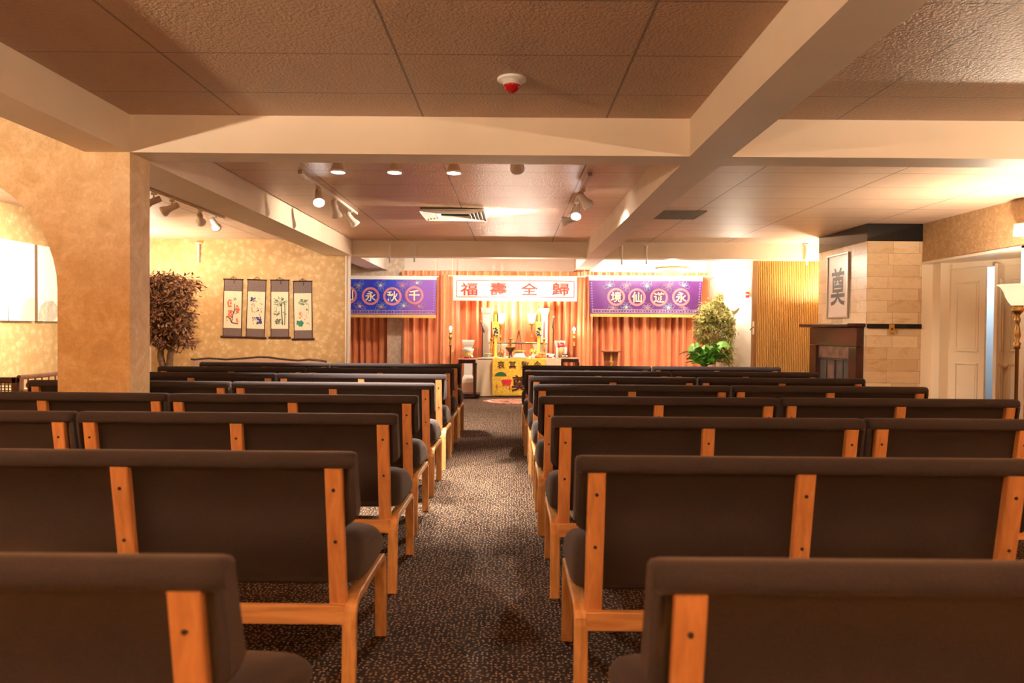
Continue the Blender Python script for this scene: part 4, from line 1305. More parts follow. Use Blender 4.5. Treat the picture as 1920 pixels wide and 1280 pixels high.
def spindle_settee():
    x = at(35, 709, 7.0).x; Y0, Y1 = 7.0, 7.95
    z = .715
    t = thing('spindle_bench', 'dark spindle-back wooden bench seen through the arch', 'bench', (x, Y0, 0))
    L = Y1 - Y0
    MB().tube([(0, 0, z), (0, L * .5, z), (.0, L * .9, z + .02)], .024, 8).build('top_rail', M['cherrydark'], t)
    n = 9
    for i in range(n):
        y = .03 + (L - .1) * i / (n - 1)
        MB().lathe([(.012, .60), (.022, .625), (.018, .645), (.007, .66), (.008, .69), (.014, z - .01)], (0, y, 0), 8).build('spindle', M['cherrydark'], t)
    MB().box(-.035, .035, L - .06, L + .01, 0, z + .04).lathe([(.05, z + .03), (.055, z + .05), (.045, z + .08), (.02, z + .10), (.001, z + .105)], (0, L - .025, 0), 14).build('post', M['cherrydark'], t)
    MB().box(-.03, .03, -.03, .03, 0, z).build('post', M['cherrydark'], t)
    MB().box(-.02, .50, .02, L - .02, .54, .605).build('seat', M['cushion'], t, bevel=.02)
    for y in (.05, L - .05): MB().box(.44, .49, y - .025, y + .025, 0, .54).build('leg', M['cherrydark'], t)


M['cherrydark'] = wood('dark_red_wood', (0.07, 0.022, 0.012), (0.14, 0.05, 0.025), 0.3)
M['cushion'] = mat('light_tan_cushion', (0.62, 0.40, 0.22), 0.7)
spindle_settee()


def cane_chair():
    Y = 6.38
    xr = at(34, 715, Y).x; zt_ = at(20, 706.5, Y).z
    W = .62
    t = thing('cane_chair', 'dark cane-back chair at the left edge seen through the arch', 'chair', (xr - W / 2, Y, 0))
    hw = W / 2
    m = MB().box(-hw, -hw + .045, -.02, .025, 0, zt_).box(hw - .055, hw, -.02, .025, 0, zt_).box(-hw, hw, -.02, .025, zt_ - .06, zt_ + .0).box(-hw, hw, -.02, .025, .46, .50)
    m.build('back_frame', M['cherrydark'], t, bevel=.012)
    m = MB()
    for i in range(17): m.box(-hw + .045 + i * (W - .1) / 16 - .005, -hw + .045 + i * (W - .1) / 16 + .005, 0, .004, .50, zt_ - .06)
    for i in range(8): m.box(-hw + .045, hw - .055, .004, .008, .51 + i * (zt_ - .58) / 7 - .004, .51 + i * (zt_ - .58) / 7 + .004)
    m.build('cane_panel', M['cane2'], t)
    MB().box(-hw, hw, .02, .52, .40, .46).build('seat', M['cherrydark'], t, bevel=.01)
    for s in (-1, 1): MB().box(s * (hw - .03) - .022, s * (hw - .03) + .022, .46, .50, 0, .40).build('leg', M['cherrydark'], t)


M['cane2'] = mat('dark_woven_cane', (0.06, 0.03, 0.02), 0.5)
cane_chair()


# ------------------------------------------------------------------ plants
def leaves(m, c, rad, n, ln, wd, rnd, droop=.3):
    for _ in range(n):
        p = Vector([max(-1.15, min(1.15, rnd.gauss(0, .55))) for _k in range(3)])
        if p.length < .05: continue
        o = Vector((p.x * rad[0], p.y * rad[1], p.z * rad[2])) + Vector(c)
        d = (Vector((p.x, p.y, p.z * .4)) * .7 + Vector((rnd.uniform(-.9, .9), rnd.uniform(-.9, .9), rnd.uniform(-.7, .5) - droop))).normalized()
        s = d.cross(Vector((rnd.uniform(-.4, .4), rnd.uniform(-.4, .4), 1))).normalized()
        L = ln * rnd.uniform(.7, 1.25); w_ = wd * rnd.uniform(.7, 1.2)
        u = s.cross(d) * L * .08
        m.add([o, o + d * L * .45 + s * w_ / 2 - u, o + d * L, o + d * L * .45 - s * w_ / 2 - u], [(0, 1, 2, 3)])


def left_tree():
    Y = 10.12
    c = at(318, 640, Y)
    t = thing('potted_tree', 'bushy russet artificial tree beside the pier', 'tree', (c.x, Y, 0))
    rnd = random.Random(11)
    k = Y / F_PX
    def W(px, py): p = at(px, py, Y); return Vector((p.x - c.x, 0, p.z))
    m = MB()
    m.tube([(-.22 * .6, 0, .05), W(309, 700), W(297 + 4, 668), W(303, 640), W(305, 590), W(300, 545)], [.055, .05, .045, .035, .022, .012], 9)
    m.build('trunk', M['bark'], t)
    m = MB()
    m.tube([(.12, .02, .05), W(317, 700), W(319, 668), W(324, 640), W(322, 585), W(335, 530)], [.055, .05, .045, .035, .022, .012], 9)
    m.build('trunk', M['bark'], t)
    m = MB()
    CL = [(298, 530, .19, .13), (335, 530, .20, .12), (350, 540, .12, .09), (285, 562, .20, .14), (318, 560, .20, .14), (352, 562, .13, .10), (288, 592, .20, .14), (325, 592, .22, .15), (356, 588, .10, .07), (300, 616, .20, .12), (335, 616, .19, .11), (350, 612, .10, .07), (296, 634, .16, .08),
          (340, 638, .17, .08), (352, 638, .09, .05), (318, 640, .12, .07), (280, 628, .10, .05), (275, 585, .12, .12), (310, 520, .12, .08), (318, 575, .20, .2)]
    for px, py, rx, rz in CL:
        p = W(px, py); yy = rnd.uniform(-.18, .08)
        leaves(m, (p.x, yy, p.z), (rx * .95, .20, rz * .8), int(600 * rx * rz / .024), .085, .031, rnd, .25)
    m.build('foliage', M['leaf_brown'], t)
    m = MB()
    for px, py, rx, rz in CL:
        p = W(px, py); m.tube([W(312, 650), (p.x * .6, 0, p.z - .18), p], [.010, .007, .003], 5)
    m.build('branches', M['bark'], t)
    MB().lathe([(.001, 0), (.17, 0), (.22, .30), (.23, .32), (.20, .32), (.19, .28), (.001, .28)], n=20).build('pot', M['wicker'], t)


left_tree()


def ficus():
    Y = 12.88
    c = at(1338, 650, Y)
    t = thing('ficus_tree', 'leafy yellow-green tree before the white wall right of the purple banner', 'tree', (c.x, Y, 0))
    rnd = random.Random(5)
    def W(px, py): p = at(px, py, Y); return Vector((p.x - c.x, 0, p.z))
    for a, pts in enumerate((((1336, 700), (1337, 660), (1340, 625), (1345, 590)), ((1340, 700), (1342, 650), (1343, 615), (1350, 575)), ((1338, 700), (1346, 640), (1341, 600), (1330, 580)))):
        MB().tube([(.02 * (a - 1), .02 * a, .25)] + [W(*q) for q in pts], [.020, .018, .015, .012, .006], 7).build('trunk', M['palebark'], t)
    m = MB()
    CL = [(1352, 553, .05, .05), (1346, 563, .10, .06), (1334, 572, .12, .06), (1322, 578, .10, .06), (1358, 572, .10, .07), (1366, 584, .07, .08), (1315, 592, .08, .08), (1328, 594, .11, .09), (1344, 588, .12, .09), (1356, 596, .12, .11), (1369, 600, .06, .10), (1316, 612, .09, .09), (1330, 614, .09, .08),
          (1358, 616, .11, .10), (1368, 622, .06, .10), (1316, 630, .10, .07), (1327, 638, .10, .07), (1346, 634, .12, .08), (1360, 640, .10, .09), (1348, 652, .12, .08), (1364, 656, .08, .10), (1356, 668, .10, .08), (1366, 674, .06, .08), (1306, 620, .05, .03), (1309, 600, .05, .05), (1338, 604, .10, .10)]
    for px, py, rx, rz in CL:
        p = W(px, py); leaves(m, (p.x, rnd.uniform(-.1, .1), p.z), (rx, .17, rz), int(420 * rx * rz / .01) + 40, .060, .022, rnd, .5)
    m.build('foliage', M['leaf_ficus'], t)
    m = MB()
    for px, py, rx, rz in CL:
        p = W(px, py); m.tube([W(1342, 640), (p.x * .7, 0, p.z + .02), p], [.007, .005, .003], 5)
    m.build('branches', M['palebark'], t)
    MB().lathe([(.001, 0), (.13, 0), (.17, .50), (.18, .51), (.18, .55), (.16, .55), (.15, .48), (.001, .48)], n=20).build('pot', M['terracotta'], t)


ficus()


def lily():
    Y = 12.35
    c = at(1322, 680, Y)
    t = thing('leafy_pot_plant', 'broad-leaved green pot plant below the purple banner', 'plant', (c.x, Y, 0))
    rnd = random.Random(9)
    zr = .58
    m = MB()
    def leaf(ang, L, wd, rise):
        d = Vector((cos(ang), sin(ang), 0)); s = Vector((-sin(ang), cos(ang), 0)); tw = rnd.uniform(-.9, .9)
        rows = []
        for i in range(8):
            q = i / 7
            r = L * (q * .9)
            z = rise * (1.6 * q - 1.15 * q * q) * 1.6
            w_ = wd * (sin(pi * min(1, max(0, (q - .18) / .82))) ** .8) + .006
            p = d * r + Vector((0, 0, z))
            sv = s * cos(tw) + Vector((0, 0, 1)) * sin(tw)
            rows.append((p - sv * w_ / 2 + Vector((0, 0, .012)), p, p + sv * w_ / 2 + Vector((0, 0, .012))))
        vs = [v for r in rows for v in r]; fs = []
        for i in range(7):
            for j in range(2): fs.append((3 * i + j, 3 * i + j + 1, 3 * i + j + 4, 3 * i + j + 3))
        m.add([Vector(v) + Vector((0, 0, zr)) for v in vs], fs, True)
    for i in range(64):
        leaf(rnd.uniform(0, 6.28), rnd.uniform(.2, .54), rnd.uniform(.10, .15), rnd.uniform(.10, .48))
    m.build('foliage', M['leaf_lily'], t)
    MB().lathe([(.001, 0), (.15, 0), (.20, .12), (.21, .50), (.23, .56), (.24, .60), (.20, .60), (.19, .54), (.001, .54)], n=24).build('pot', M['wicker'], t)


lily()

# ------------------------------------------------------------------ altar
YA = 13.0      # front of the altar table
ZT = at(970, 672.5, YA).z


def put(mb, name, mt, t, **k):
    return mb.build(name, M[mt], t, **k)


def altar_table():
    x0 = at(894, 680, YA).x; x1 = at(1051, 680, YA).x; xc = (x0 + x1) / 2; hw = (x1 - x0) / 2
    t = thing('altar_table', 'long altar table with four dark legs under cream cloth', 'table', (xc, YA + .18, 0))
    put(MB().box(-hw + .02, hw - .02, -.165, .165, ZT - .04, ZT - .006), 'tabletop', 'darkwood', t)
    for sx in (-1, 1):
        for sy in (-1, 1): put(MB().box(sx * (hw - .08) - .03, sx * (hw - .08) + .03, sy * .13 - .03, sy * .13 + .03, 0, ZT - .04), 'leg', 'darkwood', t)
    # cream cloth over the table
    c = thing('tablecloth', 'cream satin cloth draped over the altar table to the floor', 'tablecloth', (xc, YA + .18, 0))
    m = MB()
    m.box(-hw - .004, hw + .004, -.178, .178, ZT - .004, ZT)
    m.build('top_sheet', M['cloth'], c)
    zb = .035
    def fr(u, v):
        x = -hw - .006 + (2 * hw + .012) * u; k = 1 - v
        return (x + .02 * k * sin(x * 3), -.18 - k * (.020 * sin(x * 13 + 2.2 * k) + .012 * sin(x * 29 + 1) + .024) - .030 * k * math.exp(-((x + hw - .08) / .16) ** 2) * sin(26 * (x + hw) + 5 * k + .5) - .03 * k * math.exp(-((hw - x - .08) / .16) ** 2) * sin(26 * (hw - x) + 5 * k) , zb + .02 * sin(x * 2.2) + (ZT - .002 - zb) * v)
    m = MB().grid(fr, 110, 12)
    def sd(s):
        def f(u, v):
            y = -.18 + .36 * u; k = 1 - v
            return (s * (hw + .006 + k * (.014 + .010 * sin(y * 24))), y, zb + (ZT - .002 - zb) * v)
        return f
    m.grid(sd(-1), 30, 10).grid(sd(1), 30, 10)
    m.build('hanging_cloth', M['cloth'], c)
    # yellow frontal
    a = at(923.5, 673, YA - .06).x - xc; b = at(1023, 673, YA - .06).x - xc
    f = thing('altar_frontal', 'yellow brocade altar cloth with dark characters and lotus flowers', 'altar cloth', (xc, YA + .18, 0))
    z1 = ZT + .004; z0 = at(970, 741, YA - .06).z
    Yf = -.245
    fy = lambda x, z: Yf + .012 * sin(x * 7) * (1 - z / z1)
    MB().grid(lambda u, v: (a + (b - a) * u, fy(a + (b - a) * u, z0 + (z1 - z0) * v), z0 + (z1 - z0) * v), 40, 10).box(a, b, Yf, -.10, z1 - .002, z1 + .001).build('cloth', M['yellowcloth'], f)
    def pp(px, py): q = at(px, py, YA - .06); return q.x - xc, q.z
    for ch, px in zip('哀其致今', (939.5, 961, 984.5, 1007.5)):
        cx, cz = pp(px, 683.5); m = MB(); put_glyph(m, ch, cx, cz, .135, fy, .012, .006); m.build('character', M['ink'], f)
    cx, cz = pp(974.5, 718); m = MB(); put_glyph(m, '奠', cx, cz, .30, fy, .016, .006); m.build('character', M['ink'], f)
    # lotus leaf, blossom, buds
    for mir in (0, 1):
        mx = (lambda px: px) if not mir else (lambda px: 1947 - px)
        m = MB(); pts = []
        for i in range(11):
            A = pi * i / 10; q = pp(mx(939 + 11 * cos(A)), 704.5 - 7.5 * sin(A) * (1 + .08 * cos(9 * A))); pts.append((q[0], fy(*q) - .006, q[1]))
        m.add(pts, [tuple(range(len(pts)))]); m.build('lotus_leaf', M['leafgreen'], f)
        m = MB()
        for q_, (px, py, r, n) in enumerate(((950, 716, .058, 7), (944, 714, .035, 5), (956, 714, .035, 5), (945.5, 719.5, .03, 5), (955, 719.5, .03, 5))):
            q = pp(mx(px), py); star(m, q[0], q[1], r * 1.2, fy, .007 + q_ * .0004, n, .62)
        m.build('lotus_flower', M['lotus'], f)
        m = MB()
        for px, py in ((931.5, 724), (955.5, 728)):
            q = pp(mx(px), py); leafprint(m, q[0] - .0, q[1] - .035, pi / 2, .075, .045, fy(*q) - .006)
        m.build('lotus_bud', M['orange_red'], f)
        m = MB()
        for px, py, an in ((931.5, 731, 1.4), (949, 726, 1.57), (955, 733, 1.2), (943, 733, 2.2), (960, 733, .5), (927, 735, .9)):
            q = pp(mx(px), py); leafprint(m, q[0], q[1] - .02, an, .05, .018, fy(*q) - .005)
        m.build('lotus_stem', M['leafgreen2'], f)
    m = MB()
    for i in range(60):
        x = a + (b - a) * (i + .5) / 60; leafprint(m, x, z0 + .03 + .02 * sin(i), .4 * sin(i * 2.1), .05, .016, fy(x, z0) - .005)
    m.build('wave_border', M['petalyellow'], f)
    return xc


M['leafgreen2'] = mat('lime_green_print', (0.40, 0.50, 0.10), 0.5)
XT = altar_table()


def side_table(label, pxs, Yf, dp, ztop_py, name, top, legpx):
    x0 = at(pxs[0], ztop_py, Yf).x; x1 = at(pxs[1], ztop_py, Yf).x; z = at(pxs[0], ztop_py, Yf).z
    xc = (x0 + x1) / 2; hw = (x1 - x0) / 2
    t = thing(name, label, 'table', (xc, Yf, 0))
    put(MB().box(-hw, hw, 0, dp, z - .022, z), 'tabletop', top, t, bevel=.006)
    put(MB().box(-hw + .02, hw - .02, .02, dp - .02, z - .085, z - .022), 'apron', 'darkwood', t)
    for sx in (-1, 1):
        for y in (.04, dp - .04):
            m = MB().loft([[(sx * (hw - .035) - r, y - r, zz), (sx * (hw - .035) + r, y - r, zz), (sx * (hw - .035) + r, y + r, zz), (sx * (hw - .035) - r, y + r, zz)] for zz, r in ((0, .020), (z - .2, .024), (z - .085, .030))], smooth=False)
            put(m, 'leg', 'darkwood', t, bevel=.003)
    return t, z, xc, hw


t, zs, xs, hs = side_table('dark mahogany side table with pink marble top left of the altar', (857.5, 893.5), 12.62, .34, 672, 'side_table', 'tabletop', None)
put(MB().box(-hs + .02, hs + .06, -.0, .33, .045, .085), 'lower_shelf', 'darkwood', t)
t2, zq, xq, hq = side_table('dark-legged stool with flat top right of the altar table', (1050.5, 1087.5), 13.42, .30, 670.5, 'stool', 'tabletop', None)


# white pedestals and columns
def pedestal(label, pxc, pyt, Y, zb, wb, wc, name='pedestal', plinth=None, group=None):
    c = at(pxc, pyt, Y); z = c.z
    t = thing(name, label, 'pedestal', (c.x, Y, 0), 0, group)
    b, k = wb / 2, wc / 2
    def sq(r, zz): return [(-r, -r, zz), (r, -r, zz), (r, r, zz), (-r, r, zz)]
    put(MB().loft([sq(k, z), sq(k, z - .035), sq(k * .86, z - .09), sq(b, z - .13), sq(b, z - .14)][::-1], smooth=False), 'capital', 'white', t)
    put(MB().loft([sq(b, zb + .14), sq(b, z - .14)], smooth=False), 'shaft', 'white', t)
    put(MB().loft([sq(k, zb), sq(k, zb + .05), sq(k * .9, zb + .09), sq(b, zb + .14)], smooth=False), 'foot', 'white', t)
    if plinth: put(MB().box(-k - .02, k + .02, -k - .02, k + .02, 0, zb), 'plinth', 'peach', t)
    return t


g = None
pedestal('short white pedestal on a peach plinth behind the side table', 878.5, 637, 13.72, .217, .158, .225, plinth=True)
pedestal('short white pedestal standing behind the left candlestick, orange flower on it', 940.5, 642.5, 13.78, .217, .165, .235, plinth=True)
pedestal('short white pedestal behind the oranges', 1011, 641.5, 13.78, .217, .20, .25, plinth=True)
pedestal('short white pedestal behind the red flower pot', 1049.5, 638.5, 13.86, .217, .15, .20, plinth=True)
pedestal('tall white column behind the left microphone', 913, 577, 13.62, .0, .145, .225, 'white_column')
pedestal('tall white column behind the right yellow lantern', 1021, 578, 13.95, .0, .12, .175, 'white_column')
m_ = thing('flower_print', 'orange flower ornament on the white pedestal left of the censer', 'ornament', (at(941, 660, 13.69).x, 13.664, at(941, 660, 13.69).z))
m = MB()
for i in range(6):
    a = 2 * pi * i / 6; m.ball((.035 * cos(a), 0, .035 * sin(a)), .024, 8, 6)
put(m, 'petals', 'fruit', m_); put(MB().ball((0, -.012, 0), .022, 8, 6), 'centre', 'petalyellow', m_)


# golden paper lantern towers
def lantern(label, pxc):
    Y = 13.19
    c = at(pxc, 640, Y)
    t = thing('paper_tower', label, 'lantern', (c.x, Y, 0), 0, 'yellow paper towers on the altar')
    def Z(py): return at(pxc, py, Y).z
    def W(px): return px * Y / F_PX / 2
    zt_ = ZT + .002
    def sqr(r, z): return [(-r, -r * .7, z), (r, -r * .7, z), (r, r * .7, z), (-r, r * .7, z)]
    put(MB().loft([sqr(W(10), zt_), sqr(W(10), zt_ + .02), sqr(W(5), zt_ + .04), sqr(W(5), Z(634))], smooth=False), 'stand', 'petalyellow', t)
    put(MB().loft([sqr(W(6), Z(634)), sqr(W(11), Z(628)), sqr(W(11), Z(607)), sqr(W(12.5), Z(606)), sqr(W(10), Z(603))], smooth=False), 'lower_storey', 'petalyellow', t)
    m = MB(); rnd = random.Random(int(pxc))
    for i in range(16):
        u = rnd.uniform(-.8, .8); z = rnd.uniform(Z(629), Z(614)); blob(m, u * W(10), z, .018, rnd, -W(11) * .7 - .003, 6)
    put(m, 'printed_dragon', 'navy', t)
    put(MB().box(-W(8), W(8), -W(8) * .7, W(8) * .7, Z(603), Z(588)), 'upper_storey', 'petalyellow', t)
    m = MB()
    for s in (-1, 1): m.box(s * W(7) - .008, s * W(7) + .008, -W(8) * .7 - .01, -W(8) * .7 - .001, Z(603), Z(589))
    put(m, 'pillar_strip', 'blackink', t)
    put(MB().loft([sqr(W(11), Z(588)), sqr(W(9), Z(585)), sqr(W(6), Z(581)), sqr(W(2), Z(578)), sqr(W(.8), Z(572))], smooth=False), 'roof', 'gold', t)
    m = MB()
    for s in (-1, 0, 1): m.loft([sqr(.006, Z(634)), sqr(.006, Z(641))], smooth=False); m.v[-8:] = [(x + s * .03, y - .03, z) for x, y, z in m.v[-8:]]
    put(m, 'tassel', 'fringe', t)


lantern('yellow paper tower on the altar left of the censer', 929.5)
lantern('yellow paper tower on the altar right of the glowing lamp', 1010)


# torch lamps beside the altar
def altar_lamp(label, pxc, pyt, pyb, wt):
    Y = 13.55
    c = at(pxc, pyt, Y); zt_ = c.z; zb = at(pxc, pyb, Y).z
    t = thing('torch_lamp', label, 'lamp', (c.x, Y, 0), 0, 'glowing glass lamps behind the altar')
    r = wt * Y / F_PX / 2
    put(MB().lathe([(.001, 0), (.07, 0), (.07, .02), (.03, .05), (.012, .08), (.012, zb - .30), (.022, zb - .28), (.012, zb - .25), (.012, zb - .12), (.028, zb - .10), (.016, zb - .07), (.05, zb - .03), (.055, zb - .01), (.03, zb)], n=14), 'pole', 'gold', t)
    put(MB().lathe([(.04, zb), (r * .62, zb + .02), (r * .72, zb + .08), (r, zt_), (r * .97, zt_), (r * .68, zb + .08), (.03, zb + .02)], n=24), 'shade', 'shade', t)
    light('torch_light', 'POINT', (0, 0, zt_ + .01), PW['altar_lamp'], WARM2, t, .05)


altar_lamp('glowing white glass lamp on a gold stand behind the left yellow tower', 939, 587, 606, 19)
altar_lamp('glowing white glass lamp on a gold stand left of the right yellow tower', 997, 588, 605, 18)


# flame candelabra on the floor, either side
def candle_lamp(label, pxc, pyf, Y):
    c = at(pxc, pyf, Y); z = c.z
    t = thing('candle_lamp', label, 'lamp', (c.x, Y, 0), 0, 'electric candle stands')
    put(MB().lathe([(.001, 0), (.075, 0), (.075, .02), (.03, .05), (.014, .08), (.014, z - .34), (.038, z - .33), (.020, z - .31), (.030, z - .27), (.012, z - .24), (.034, z - .19), (.036, z - .15), (.018, z - .13), (.034, z - .10), (.030, z - .06), (.001, z - .05)], n=14), 'stand', 'brass', t)
    put(MB().lathe([(.026, z - .09), (.030, z - .04), (.022, z - .035), (.001, z - .035)], n=12), 'candle_cup', 'waxred', t)
    put(MB().lathe([(.001, z - .038), (.020, z - .02), (.026, z), (.018, z + .025), (.001, z + .04)], n=12), 'flame_bulb', 'bulb', t)
    light('candle_light', 'POINT', (0, -.06, z), PW['candle'], (1, .45, .28), t, .02)


candle_lamp('electric candle on a brass stand left of the side table', 845, 615, 13.5)
candle_lamp('electric candle on a brass stand right of the stool', 1076.5, 617, 13.9)


# microphones
def mic(label, pxc, pyt, Y, tilt):
    c = at(pxc, pyt, Y); z = c.z
    t = thing('microphone_stand', label, 'microphone', (c.x, Y, 0), 0, 'microphone stands at the altar')
    put(MB().lathe([(.001, 0), (.055, 0), (.055, .015), (.02, .03), (.009, .04), (.009, z - .1), (.014, z - .095), (.014, z - .06), (.001, z - .05)], n=12), 'stand', 'black', t)
    d = Vector((tilt, -.3, -1)).normalized(); p = Vector((0, 0, z - .05))
    put(MB().tube([p - d * .09, p - d * .02, p + d * .08, p + d * .11], [.010, .014, .016, .012], 10), 'microphone_body', 'black', t)
    put(MB().ball(p - d * .11, .022, 10, 8), 'microphone_head', 'steel', t)


mic('black microphone stand in front of the tall left column', 904.5, 608, 13.45, .35)
mic('black microphone stand between the right column and the red flowers', 1037.5, 600, 13.47, -.12)

# glass shelf bar on two gold candlesticks with red candles
def candlestick(label, pxc, py0, pyc, Y=13.318):
    z1 = at(pxc, py0, Y).z; zc = at(pxc, pyc, Y).z; x = at(pxc, py0, Y).x
    t = thing('candlestick', label, 'candlestick', (x, Y, ZT + .002), 0, 'gold candlesticks on the altar')
    h = z1 - ZT
    put(MB().lathe([(.001, 0), (.036, 0), (.034, .02), (.02, .04), (.03, .08), (.018, .11), (.034, .15), (.018, .19), (.030, h * .75), (.016, h * .82), (.032, h * .93), (.030, h), (.001, h)], n=14), 'stick', 'gold', t)
    put(MB().lathe([(.012, h), (.013, h + .02), (.011, zc - ZT - .01), (.001, zc - ZT)], n=10), 'candle', 'waxred', t)


candlestick('gold candlestick with a red candle by the left yellow tower', 921.5, 634, 603)
candlestick('gold candlestick with a red candle on the right of the altar', 1020, 634, 603)
xa = at(916, 642.5, 13.335).x; xb = at(1026, 644, 13.335).x
za = at(970, 643, 13.335).z
t = thing('spring_bar', 'thin dark bar bridging the two gold candlesticks', 'bar', ((xa + xb) / 2, 13.335, za))
put(MB().tube([(-(xb - xa) / 2, -.02, .0), ((xb - xa) / 2, -.02, -.008)], .008, 8), 'rod', 'black', t)
put(MB().tube([(-(xb - xa) / 2 + .05, 0, .016), ((xb - xa) / 2 - .05, 0, .008)], .006, 8), 'brass_rod', 'gold', t)


# censer, cover dish, tray
def alt(px, Y=13.2): return at(px, 668, Y).x
zt_ = ZT + .001
t = thing('incense_burner', 'bronze incense burner with a wide dish behind the white dome', 'incense burner', (alt(957, 13.25), 13.25, zt_))
h0 = at(964, 652, 13.25).z - zt_
put(MB().lathe([(.001, 0), (.07, 0), (.06, .02), (.03, .05), (.03, h0 - .08), (.06, h0 - .05), (.09, h0 - .01), (.095, h0 + .005), (.085, h0 + .005), (.001, h0 - .02)], n=20), 'dish', 'bronze', t)
put(MB().lathe([(.085, h0 + .006), (.10, h0 + .012), (.10, h0 + .02), (.085, h0 + .02)], n=20, caps=False), 'rim', 'gold', t)
h1 = at(964, 634, 13.25).z - zt_
put(MB().lathe([(.02, h0), (.015, h1 - .03), (.05, h1 - .02), (.052, h1), (.001, h1)], n=16), 'upper_bowl', 'brass', t)
t = thing('easel_stand', 'slim gold easel stand rising behind the incense burner', 'stand', (alt(972.5, 13.33), 13.335, zt_))
hz = at(972, 619, 13.4).z - zt_; hb = at(972, 643, 13.4).z - zt_
for dx in (-.06, .06): put(MB().tube([(dx, 0, 0), (dx * .8, 0, hb), (0, 0, hz)], .006, 6), 'leg', 'bronze', t)
put(MB().tube([(0, .015, 0), (0, .01, hz - .02)], .006, 6), 'leg', 'gold', t)
put(MB().tube([(-.05, 0, hz - .03), (-.045, 0, hz), (-.02, 0, hz - .01), (0, 0, hz + .02), (.02, 0, hz - .01), (.045, 0, hz), (.05, 0, hz - .03)], .005, 6), 'scroll_top', 'gold', t)
put(MB().box(-.09, .09, -.012, .01, hb - .012, hb + .03), 'tray', 'steel', t)
t = thing('dome_dish', 'white patterned dome dish at the centre of the altar', 'dish', (alt(973.5, 13.18), 13.09, zt_ + .023))
put(MB().lathe([(.001, .0), (.12, 0), (.125, .01), (.105, .02), (.10, .05), (.085, .09), (.06, .105), (.001, .11)], n=24, sx=1.0, sy=.7), 'dome', 'rice', t)
put(MB().lathe([(.060, .10), (.115, .11), (.118, .122), (.055, .125)], n=20, sy=.7), 'rim', 'gold', t)
t = thing('tray', 'white rectangular tray under the dome dish', 'tray', (alt(974, 13.1), 13.09, zt_))
put(MB().box(-.165, .165, -.078, .078, 0, .012).box(-.15, .15, -.07, .07, .012, .022), 'plate', 'rice', t, bevel=.004)
put(MB().box(-.145, .145, -.081, -.078, .006, .016), 'grey_band', 'greyink', t)
t = thing('tray', 'white rectangular tray under the celadon bowl at the left of the altar', 'tray', (alt(915, 13.15), 13.14, zt_))
put(MB().box(-.115, .115, -.10, .10, 0, .02), 'plate', 'rice', t, bevel=.004)
m = MB()
for i in range(8):
    if i != 4: m.box(-.10 + i * .025, -.082 + i * .025, -.103, -.10, .008, .016)
put(m, 'band_pattern', 'greyink', t)
t = thing('bowl', 'celadon green bowl on the left tray', 'bowl', (alt(915.5, 13.15), 13.14, zt_ + .021))
put(MB().lathe([(.001, 0), (.03, 0), (.03, .012), (.055, .04), (.085, .07), (.08, .07), (.05, .042), (.001, .02)], n=20), 'bowl_body', 'celadon', t)
t = thing('saucer', 'small grey saucer between the left tray and the white pedestal', 'saucer', (alt(934.5, 13.15), 13.12, zt_))
put(MB().lathe([(.001, 0), (.04, 0), (.07, .022), (.066, .024), (.001, .012)], n=18), 'saucer_body', 'rice', t)
for i, px in enumerate((951, 993)):
    t = thing('teacup', ('small white cup left of the dome dish tray', 'small white cup right of the dome dish tray')[i], 'cup', (alt(px), 13.12, zt_), 0, 'small white altar cups')
    put(MB().lathe([(.001, 0), (.018, 0), (.026, .045), (.023, .045), (.001, .01)], n=14), 'cup_body', 'rice', t)
# fruit
FR = [(1006, 0, 0, .033, 'apple', 'apple on the altar, left of the oranges'), (1013.5, 0, 0, .036, 'fruit', 'orange at the front left of the fruit pile'), (1020, 0, 0, .036, 'fruit', 'orange at the front right of the fruit pile'),
      (1011, .048, 0, .034, 'fruit', 'orange at the back left of the fruit pile'), (1018, .055, 0, .034, 'fruit', 'orange at the back right of the fruit pile'),
      (1013, .035, .052, .034, 'fruit', 'orange on top of the fruit pile, left one'), (1019, .03, .052, .034, 'fruit', 'orange on top of the fruit pile, right one')]
for px, dy, dz, r, mt, lab in FR:
    t = thing(mt if mt == 'apple' else 'orange', lab, mt if mt == 'apple' else 'orange', (alt(px, 13.1), 13.065 + dy, zt_ + r * .95 + dz), 0, 'fruit on the altar')
    put(MB().ball((0, 0, 0), r, 14, 10, .95), 'fruit_body', mt, t)
    put(MB().tube([(0, 0, r * .85), (.003, 0, r * 1.12)], .003, 5), 'stem', 'bark', t)
t = thing('flower_vase', 'small vase of yellow flowers left of the oranges', 'flowers', (alt(999.5, 13.12), 13.16, zt_))
put(MB().lathe([(.001, 0), (.03, 0), (.04, .04), (.025, .07), (.03, .08), (.001, .08)], n=14), 'vase', 'rice', t)
m = MB(); rnd = random.Random(2)
for i in range(16): m.ball((rnd.uniform(-.055, .055), rnd.uniform(-.04, .04), rnd.uniform(.09, .17)), .017, 7, 5)
put(m, 'blossoms', 'petalyellow', t)
m = MB()
for i in range(8):
    a = 2 * pi * i / 8; m.tube([(0, 0, .07), (.05 * cos(a), .04 * sin(a), .12)], .003, 4)
put(m, 'stems', 'leafgreen', t)
t = thing('serving_dish', 'white dish of red and white food at the right end of the altar', 'dish', (alt(1032, 13.12), 13.14, zt_))
put(MB().box(-.10, .10, -.07, .07, 0, .014), 'platter', 'rice', t, bevel=.006)
put(MB().lathe([(.07, .012), (.085, .06), (.08, .085), (.001, .095)], n=16, sy=.7), 'food', 'bannerwhite', t)
put(MB().box(-.07, .03, -.062, -.05, .018, .034), 'red_garnish', 'red', t)
for dx in (-.05, .075): put(MB().ball((dx, -.055, .055), .018, 8, 6), 'dark_garnish', 'blackink', t)
